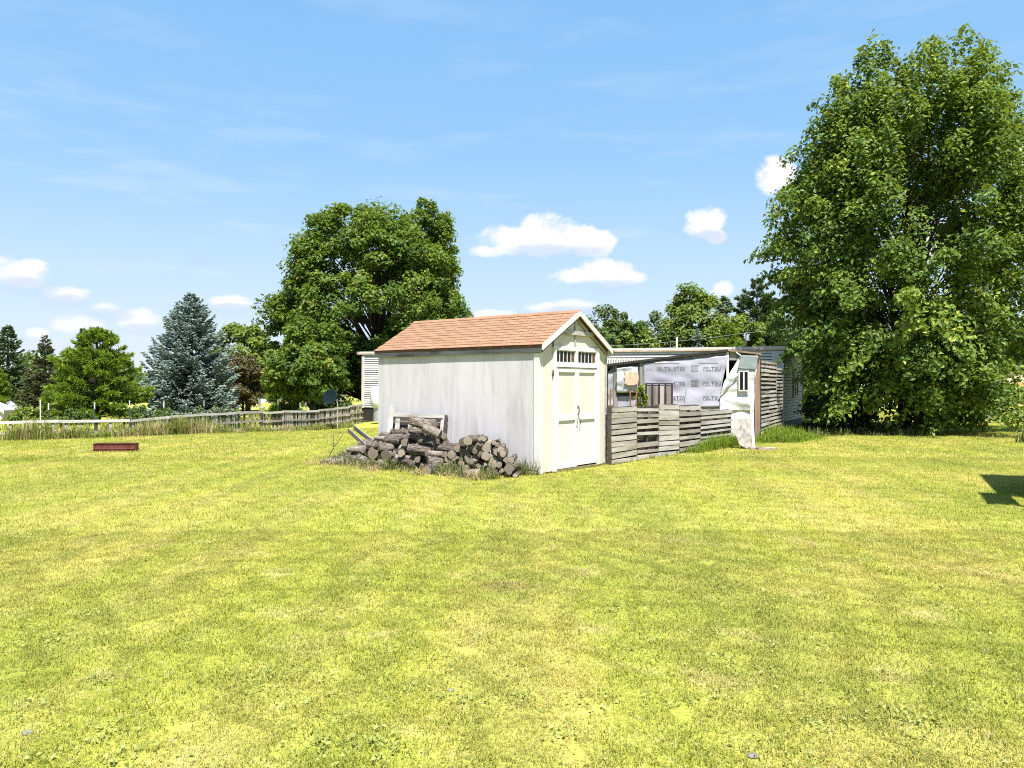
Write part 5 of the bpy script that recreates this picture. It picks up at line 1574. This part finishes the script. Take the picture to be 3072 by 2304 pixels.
def make_weeds():
    rng = random.Random(4)
    line = [(-14, 22.6), (40, 22.8), (90, 23.5), (140, 24.6), (180, 25.6), (225, 27.4), (262, 29.4), (300, 31.8), (345, 34.0)]
    cells, cells2, cells3 = [], [], []
    for i in range(len(line) - 1):
        a, b = PX(*line[i]), PX(*line[i + 1])
        n = int((b - a).length / .28)
        for k in range(n):
            p = a.lerp(b, k / n)
            amp = .55 + .45 * mnoise.noise(Vector((p.x * .9, p.y, 3)))
            px = line[i][0] + (line[i + 1][0] - line[i][0]) * k / n
            tall = .95 if px < 70 else (.80 if px < 140 else (1.2 if px < 205 else (.75 if px < 265 else .45)))
            for q in range(3):
                c = (p.x + rng.uniform(-.25, .25), p.y + .1 + q * .45 + rng.uniform(-.1, .1), .30, tall * amp * rng.uniform(.7, 1.25))
                (cells if rng.random() < .7 else cells2).append(c)
    area_blades('weed_strip', 'tall green weeds along the foot of the low fence', cells, 'weed', 5, 1100, .95, .020)
    area_blades('weed_strip', 'dry straw stalks among the weeds along the low fence', cells2, 'dry', 6, 700, .95, .014)
    rg = np.random.default_rng(77); pc = []
    for (x, y, r, hf) in cells:
        if rg.random() < .55:
            n = 40; q = rg.normal(size=(n, 3)) * np.array([.16, .16, .0]) + np.array([x, y, 0]); q[:, 2] = ground_z(q[:, 0], q[:, 1]) + rg.random(n) ** .8 * .62 * hf
            pc.append(q)
    pc = np.concatenate(pc)
    tag(link('leafy_weeds', leaves_mesh('leafy_weeds', pc, rg.normal(size=pc.shape) + np.array([0, -.3, .8]), .09 * rg.uniform(.5, 1.4, len(pc)), M['leaf_light'], rg)), 'leafy broad weeds along the foot of the low fence', 'weeds', kind='stuff')
    # beyond the fence: rough field
    cells = []
    for k in range(320):
        Y = rng.uniform(29, 60); px = rng.uniform(-60, 300); p = PX(px, Y)
        cells.append((p.x, p.y, rng.uniform(.5, .9), rng.uniform(.4, 1.0)))
    area_blades('field_grass', 'rough yellow-green grass of the field beyond the low fence', cells, 'weed', 7, 90, .42, .05, cat='grass', seg=1)
    # in front of and through the woodpile
    cells = []
    for k in range(46):
        s = rng.uniform(.2, 4.8); o = rng.uniform(.62, 1.15)
        p = shed_pt(-o, s); cells.append((p.x, p.y, .13, rng.uniform(.35, 1.1)))
    for k in range(10):
        p = shed_pt(-rng.uniform(.03, .3), rng.uniform(.02, .35)); cells.append((p.x, p.y, .10, rng.uniform(.6, 1.1)))
    area_blades('coarse_grass', 'coarse long grass growing through the woodpile', cells, 'weed_dark', 8, 2000, .40, .011, (.7, .38), 'grass')
    cells = []
    for k in range(30):
        p = shed_pt(-rng.uniform(.8, 1.35), rng.uniform(.2, 5.0)); cells.append((p.x, p.y, .16, rng.uniform(.4, 1.0)))
    area_blades('dry_grass', 'flattened straw coloured grass before the woodpile', cells, 'dry', 9, 2200, .24, .009, (1.05, .28), 'grass')
    # lush grass along the pallet fence and at the corner of the mobile home
    cells = []
    for k in range(70):
        t = rng.uniform(.52, 1.02); p = FA.lerp(FB, t) + Vector((.797, -.606, 0)) * rng.uniform(.03, .40)
        cells.append((p.x, p.y, .16, rng.uniform(.4, 1.1) * (1 if t > .6 else .6)))
    for k in range(16):
        t = rng.uniform(0, .5); p = FA.lerp(FB, t) + Vector((.797, -.606, 0)) * rng.uniform(.02, .12)
        cells.append((p.x, p.y, .10, rng.uniform(.15, .4)))
    area_blades('fence_grass', 'long green grass along the pallet fence', cells, 'weed_lush', 10, 1500, .42, .013, (.4, .25), 'grass')
    cells = []
    for k in range(150):
        px = rng.uniform(755, 818) + rng.uniform(-3, 10) * rng.random(); Y = rng.uniform(21.4, 24.8) + max(0, (px - 790)) * .04
        if px > 783 and Y > 25.8: continue
        p = PX(px, Y); f = (1.0 if Y > 21.8 else .6) * min(max((820 - px) / 30, .25), 1)
        cells.append((p.x, p.y, .22, rng.uniform(.45, 1.05) * f))
    area_blades('tall_grass', 'tall lush grass at the corner of the mobile home', cells, 'weed_lush', 11, 900, .48, .016, (.35, .22), 'grass')
    cells = []
    for k in range(70):
        px = rng.uniform(800, 930); p = PX(px, rng.uniform(24.6, 27.6)); cells.append((p.x, p.y, .24, rng.uniform(.3, 1.0)))
    area_blades('tall_grass', 'shaded rough grass and weeds at the foot of the maple', cells, 'weed_dark', 12, 700, .36, .016, (.4, .25), 'grass')
    cells = []
    for k in range(12): 
        p = on(1026, 21.5); cells.append((p.x + rng.uniform(-.15, .3), p.y + rng.uniform(-.3, .3), .1, rng.uniform(.6, 1)))
    area_blades('iris_clump', 'dark strap-leaved plant at the right picture edge', cells, 'weed_dark', 13, 900, .62, .03, (.25, .15), 'plant')
    rg = np.random.default_rng(31); pc = []
    for k in range(300):
        Y = 3.0 + 9.5 * rg.random() ** 1.4; x = rg.uniform(-.72, .72) * Y
        n = rg.integers(6, 26); q = np.stack([x + rg.normal(0, .07, n), Y + rg.normal(0, .06, n), rg.uniform(.008, .034, n)], -1)
        pc.append(q)
    pc = np.concatenate(pc)
    tag(link('lawn_weeds', leaves_mesh('lawn_weeds', pc, rg.normal(scale=.5, size=pc.shape) + np.array([0, -.15, 1]), .021 * rg.uniform(.5, 1.5, len(pc)), M['clover'], rg, aspect=.8)), 'small clover and plantain leaves scattered in the near lawn', 'weeds', kind='stuff')
    cells = []
    c = G(114, 451.8)
    for k in range(26): cells.append((c.x + rng.uniform(-.75, .75), c.y + rng.choice([-.05, .1, .35]) + rng.uniform(-.06, .06), .12, rng.uniform(.4, 1)))
    area_blades('dry_grass', 'straw coloured dry grass around the red fire box', cells, 'dry', 15, 1600, .10, .009, (.8, .3), 'grass')
    # along the shed foot
    cells = []
    for k in range(50):
        p = shed_pt(rng.uniform(0, SHED_W), -rng.uniform(.02, .07)); cells.append((p.x, p.y, .06, rng.uniform(.2, .6)))
    area_blades('shed_grass', 'short straggly grass along the foot of the shed doors', cells, 'weed', 14, 2600, .16, .008, (.5, .3), 'grass')


make_weeds()

# ------------------------------------------------------------------ things on the lawn


def make_lawn_things():
    # fire box
    c = G(114, 451.8)
    T = thing('fire_box', 'low rusty red steel fire box standing on the lawn at left', 'fire box', c, R(5))
    w, d, h = .482, .24, .205
    prof = [(0, 0), (-.004, .055), (-.018, .062), (-.018, .074), (-.002, .08), (0, h - .012), (-.02, h - .01), (-.02, h), (.02, h), (.02, 0)]
    def side(L_, Mx, nm):
        MB().prism(prof, lambda u, v, t: Mx @ Vector((-L_ + 2 * L_ * t, u, v))).build(nm, M['ring_red'], T)
    side(w, Matrix.Identity(4), 'front_panel'); side(w, Matrix.Translation((0, d, 0)) @ Matrix.Rotation(math.pi, 4, 'Z'), 'back_panel')
    for sx in (-1, 1): MB().box(sx * w - .012, sx * w + .012, .02, d - .02, 0, h - .004).build('end_panel', M['ring_red'], T)
    MB().box(-w + .02, w - .02, .03, d - .03, -.02, .03).build('ashes', M['ash'], T)
    # satellite dish
    p = on(337.5, 33.0); p.z = gz(p.x, p.y)
    T = thing('satellite_dish', 'satellite dish, its shaded back coloured dark blue, on a thin pole before the shaded fence', 'satellite dish', p)
    zc = hz_of(397.5, 33.0) - p.z
    MB().tube([(0, 0, -.1), (0, 0, zc - .25), (-.10, .04, zc - .05)], .022, 8).build('pole', M['galv'], T)
    q = Matrix.Translation((-.30, -.02, zc)) @ Matrix.Rotation(R(-38), 4, 'Y') @ Matrix.Rotation(R(62), 4, 'X')
    MB().lathe([(.001, 0), (.15, .012), (.28, .045), (.345, .07), (.35, .062), (.28, .033), (.15, 0), (.001, -.012)], 22, q).build('reflector', M['dish'], T, True)
    MB().tube([(-.30, -.02, zc - .2), (-.55, -.25, zc - .28)], .012, 6).build('feed_arm', M['black_metal'], T)
    # white gas tank at the trailer's left end
    p = on(379, 35.6)
    T = thing('gas_cylinder', 'white rounded gas cylinder half hidden by the left shed corner', 'gas cylinder', (p.x, p.y, 0))
    MB().lathe([(.001, .52), (.18, .53), (.30, .60), (.38, .72), (.40, .9), (.40, 1.25), (.36, 1.42), (.26, 1.54), (.12, 1.60), (.001, 1.61)], 22).build('tank', M['tank'], T, True)
    MB().lathe([(.26, -.02), (.26, .62), (.24, .62), (.24, -.02)], 18).build('foot_ring', M['galv'], T)
    MB().tube([(0, 0, 1.6), (0, 0, 1.72)], .035, 8).build('valve', M['galv'], T)
    # stump, pot, slab
    p = on(942, 34.6)
    T = thing('old_stump', 'bleached leaning stump beside the white pot, right of the maple', 'stump', p)
    rnd = random.Random(2); mb = MB()
    pts = [(-.25, 0, -.05), (-.12, 0, .25), (0, .02, .5), (.10, .02, .72)]
    mb.tube(pts, [.20, .13, .13, .16], 9); mb.tube([(.02, 0, .55), (.20, .05, .80)], [.07, .02], 6); mb.tube([(0, 0, .6), (-.06, 0, .86)], [.07, .03], 6)
    mb.build('trunk', M['stump'], T, True)
    p = on(957, 33.2)
    T = thing('white_pot', 'white cylindrical planter on the lawn right of the maple', 'planter', p)
    MB().lathe([(.001, .01), (.19, 0), (.21, .28), (.225, .30), (.21, .30), (.20, .27), (.001, .26)], 18).build('pot', M['post_white'], T, True)
    P = np.zeros((60, 3)); rg = np.random.default_rng(3); P[:, :2] = rg.normal(0, .07, (60, 2)); P[:, 2] = .26
    link('plant', blades_mesh('plant', P, rg.uniform(.12, .34, 60), np.full(60, .03), rg.uniform(.2, .9, 60), M['weed_lush'], 4), T)
    a = on(930, 36.5)
    tag(MB().box(-.9, .9, -.35, .35, -.02, .05).build('concrete_slab', M['concrete'], None, loc=a), 'pale concrete slab on the lawn behind the maple trunk', 'slab')
    a = on(966, 35.2)
    tag(MB().box(-.25, .25, -.15, .15, -.02, .04).build('flat_stone', M['concrete'], None, loc=a, rot=(0, 0, .3)), 'small flat pale stone right of the white pot', 'stone')
    # garden ornament on a post at the right edge
    p = on(1024.2, 28.0)
    T = thing('garden_post', 'dark post with purple glass ball at the right picture edge', 'garden ornament', p)
    zt = hz_of(405, 28.0) - p.z
    MB().tube([(0, 0, -.1), (0, 0, zt)], .028, 8).build('post', M['black_metal'], T)
    zb = hz_of(414.2, 28.0) - p.z
    MB().lathe([(.001, -.115), (.06, -.10), (.105, -.05), (.12, 0), (.105, .05), (.06, .10), (.001, .115)], 18, Matrix.Translation((-.15, -.02, zb))).build('ball', M['purple'], T, True)
    MB().tube([(0, 0, zb + .16), (-.08, 0, zb + .17), (-.15, -.02, zb + .11)], .012, 6).build('hook', M['black_metal'], T)
    MB().lathe([(.001, .0), (.10, .02), (.10, .10), (.001, .14)], 10, Matrix.Translation((0, 0, zt))).build('cap', M['house_pink'], T)
    # pale stones in the near lawn
    for k, (px, py, s, lab) in enumerate([(450.8, 691, .015, 'small pale stone in the near lawn, left of centre'), (27, 734, .022, 'pale bare clod in the lawn at the lower left corner'), (753, 757, .022, 'pale bare clod in the lawn at the bottom edge, right of centre')]):
        p = G(px, py); mb = MB(); n = 8
        vs = []
        for i in range(5):
            for j in range(n):
                a = 2 * math.pi * j / n; f = math.sin(math.pi * (i + .5) / 5)
                q = 1 + .35 * mnoise.noise(Vector((math.cos(a) * f + k * 5, math.sin(a) * f, i)))
                vs.append((p.x + s * 1.3 * f * q * math.cos(a), p.y + s * f * q * math.sin(a), s * .25 + s * .5 * math.cos(math.pi * (i + .5) / 5) * -1))
        mb.add(vs, [(i * n + j, i * n + (j + 1) % n, (i + 1) * n + (j + 1) % n, (i + 1) * n + j) for i in range(4) for j in range(n)] + [tuple(range(n))[::-1], tuple(range(4 * n, 5 * n))])
        tag(mb.build('lawn_stone', M['stone'], None, True), lab, 'stone')
    # dry sticks by the woodpile
    for k, (a, b, lab) in enumerate([((-.95, 4.75, .0), (-.75, 4.42, .62), 'dark bare stick poking up left of the left heap'), ((-.9, 4.55, .35), (-.6, 4.9, .62), 'thin bare twig arching out left of the left heap')]):
        p, q = shed_pt(*a), shed_pt(*b)
        tag(MB().tube([p, p.lerp(q, .5) + Vector((0, 0, .03)), q], [.010, .008, .004], 5).build('dry_stick', M['bark']), lab, 'stick')


make_lawn_things()

# ------------------------------------------------------------------ houses and other far things


def house(name, label, loc, rz, w, d, h, ridge, wall, roof, wins=(), over=.25, gable_front=False, cat='house'):
    T = thing(name, label, cat, loc, rz)
    MB().box(-w / 2, w / 2, 0, d, -.4, h).build('wall', M[wall], T)
    if gable_front:
        MB().prism([(-w / 2, h + .002), (w / 2, h + .002), (0, h + ridge)], lambda u, v, t: (u, d * t, v)).build('gable', M[wall], T)
        for s in (-1, 1):
            MB().prism([(0, h + ridge + .12), (s * (w / 2 + over), h + .12 - ridge * over / (w / 2)), (s * (w / 2 + over), h + .005 - ridge * over / (w / 2)), (0, h + ridge + .01)], lambda u, v, t: (u, -over + (d + 2 * over) * t, v)).build('roof', M[roof], T)
        for s in (-1, 1):
            MB().prism([(0, h + ridge + .13), (s * (w / 2 + over), h + .13 - ridge * over / (w / 2)), (s * (w / 2 + over), h - .08 - ridge * over / (w / 2)), (0, h + ridge - .10)], lambda u, v, t: (u, -over - .05 + .045 * t, v)).build('fascia_board', M['white_trim'], T)
    else:
        MB().prism([(0 - over, h), (d + over, h), (d / 2, h + ridge)], lambda u, v, t: (-w / 2 - over + (w + 2 * over) * t, u, v)).build('roof', M[roof], T)
        BOX('fascia_board', M['white_trim'], T, -w / 2 - over, w / 2 + over, -over - .06, -over - .002, h - .12, h + .06)
    for (x, z, ww, hh) in wins:
        W_ = BOX('window', M['white_trim'], T, x - ww / 2 - .08, x + ww / 2 + .08, -.05, -.003, z - .08, z + hh + .08)
        BOX('pane', M['glass'], W_, x - ww / 2, x + ww / 2, -.06, -.051, z, z + hh)
        BOX('sash_bar', M['white_trim'], W_, x - ww / 2, x + ww / 2, -.07, -.061, z + hh / 2 - .025, z + hh / 2 + .025)
        BOX('sill', M['white_trim'], W_, x - ww / 2 - .12, x + ww / 2 + .12, -.12, -.051, z - .14, z - .081)
    return T


def make_far():
    p = on(244, 128); T = house('far_house', 'pale blue house with dark roof, far off left of the maple', p, 0, 6.0, 6, 1.85, 1.5, 'house_blue', 'bluegrey', [(-1.5, .6, .8, .9), (1.6, .6, .8, .9)])
    p = on(265, 126); house('far_shed', 'white building with red roof beside the pale blue house', p, 0, 2.6, 3, 1.5, .7, 'house_white', 'red_roof', cat='shed')
    p = on(311, 124); house('far_house', 'pinkish white house seen below the round maple', p, 0, 8.5, 6, 2.1, 1.4, 'house_pink', 'house_white', [(-2.6, .6, .9, .9), (2.4, .6, .9, .9)])
    p = on(-7, 43); p.z = gz(p.x, p.y); house('white_hut', 'small white hut with grey roof cut by the left picture edge', p, 0, 1.2, 1.4, hz_of(411, 43) - p.z, .45, 'house_white', 'greyroof', over=.1, gable_front=True, cat='hut')
    p = on(836, 60); house('white_house', 'white house with windows half hidden behind the maple', p, 0, 8.2, 6, 3.0, 1.2, 'house_white', 'bluegrey', [(-2.2, 1.7, .5, .75), (.9, 1.6, .6, .85), (2.9, 1.6, .6, .85)])
    p = on(1031, 66); T = house('cream_house', 'cream house with orange boarding at the right picture edge', p, 0, 8.6, 8, 2.55, 1.15, 'house_cream', 'greyroof', [], gable_front=True, over=.35)
    BOX('boarding', M['house_orange'], T, -1.55, .8, -.06, -.004, .45, 1.9)
    BOX('door', M['white_trim'], T, -2.35, -1.6, -.06, -.004, .0, 1.85)
    p = on(974, 62); house('grey_shed', 'small grey shed between maple leaves and the cream house', p, 0, 1.2, 1.5, 1.5, .3, 'bluegrey', 'greyroof', over=.08, cat='shed')
    # utility pole and wire
    p = on(259, 92)
    T = thing('utility_pole', 'pale utility pole in front of the light green tree, far left', 'pole', p)
    zt = hz_of(346, 92) - p.z
    MB().tube([(0, 0, -.2), (0, 0, zt)], [.20, .14], 8).build('shaft', M['old_wood'], T)
    MB().bar((-.9, 0, zt - .5), (.9, 0, zt - .5), .1, .1).build('crossarm', M['old_wood'], T)
    a, b = AT(604, 346, 50), AT(745, 333, 44)
    pts = [a.lerp(b, t) - Vector((0, 0, .5 * t * (1 - t))) for t in [k / 12 for k in range(13)]]
    a2 = a + (a - b) * 1.2; b2 = b + (b - a) * .9
    tag(MB().tube([a2] + pts + [b2], .012, 5).build('power_line', M['galv']), 'thin overhead wire crossing above the mobile home roof', 'wire')
    # garden chairs and tubs on the neighbours' grass
    def chair(px, Y, rz, lab):
        p = on(px, Y); T = thing('garden_chair', lab, 'chair', p, rz, 'garden chairs on the far lawn')
        BOX('seat', M['chair_blue'], T, -.3, .3, -.3, .25, .36, .40)
        MB().box(-.3, .3, 0, .03, 0, .6, Matrix.Translation((0, .22, .38)) @ Matrix.Rotation(R(-15), 4, 'X')).build('backrest', M['chair_blue'], T)
        for x in (-.28, .24):
            for y in (-.28, .2): BOX('leg', M['post_white'], T, x, x + .05, y, y + .05, 0, .36)
            BOX('armrest', M['post_white'], T, x - .03, x + .09, -.32, .25, .56, .59)
    chair(244.5, 84, .3, 'left pale blue garden chair on the far lawn'); chair(252.5, 83, -.2, 'right pale blue garden chair on the far lawn')
    for k, (px, Y, lab) in enumerate([(262, 66, 'left small white tub on the grass behind the low fence'), (274.5, 63, 'right small white tub on the grass behind the low fence')]):
        p = on(px, Y); T = thing('white_tub', lab, 'tub', p, 0, 'white tubs beyond the fence')
        MB().lathe([(.001, 0), (.22, 0), (.27, .36), (.29, .38), (.26, .38), (.25, .34), (.001, .33)], 14).build('tub', M['post_white'], T, True)
        MB().lathe([(.272, .30), (.275, .36)], 14).build('rim', M['chair_blue'], T)
    # garden building just outside the frame on the right, whose roof shadow falls on the lawn
    c0 = Vector((7.30, 10.10, 0)); c1 = Vector((8.62, 12.78, 0))
    d = (c1 - c0).normalized(); rz = math.atan2(d.y, d.x) - R(90)
    T = thing('garden_hut', 'wooden garden hut beside the lawn, out at the right', 'hut', c0, rz)
    L = (c1 - c0).length
    BOX('wall', M['brown_wood'], T, .12, 2.2, .12, L - .12, 0, 2.2)
    for s, (xa, xb) in ((0, (0, 1.16)), (1, (2.32, 1.16))):
        MB().prism([(xa, 2.2), (xb, 2.85), (xb, 2.90), (xa, 2.25)], lambda u, v, t: (u, L * t, v)).build('roof', M['bluegrey'], T)
    for y in (.1, L - .14): MB().prism([(.12, 2.202), (2.2, 2.202), (1.16, 2.78)], lambda u, v, t: (u, y + .04 * t, v)).build('gable', M['brown_wood'], T)
    MB().prism([(-.30, 2.02), (.12, 2.16), (.12, 2.2), (-.30, 2.06)], lambda u, v, t: (u, -.9 + 1.25 * t, v)).build('awning', M['bluegrey'], T)
    BOX('awning_post', M['brown_wood'], T, -.02, .06, -.85, -.77, 0, 2.06)
    BOX('door', M['white_trim'], T, .7, 1.5, .085, .119, .05, 1.9)


make_far()
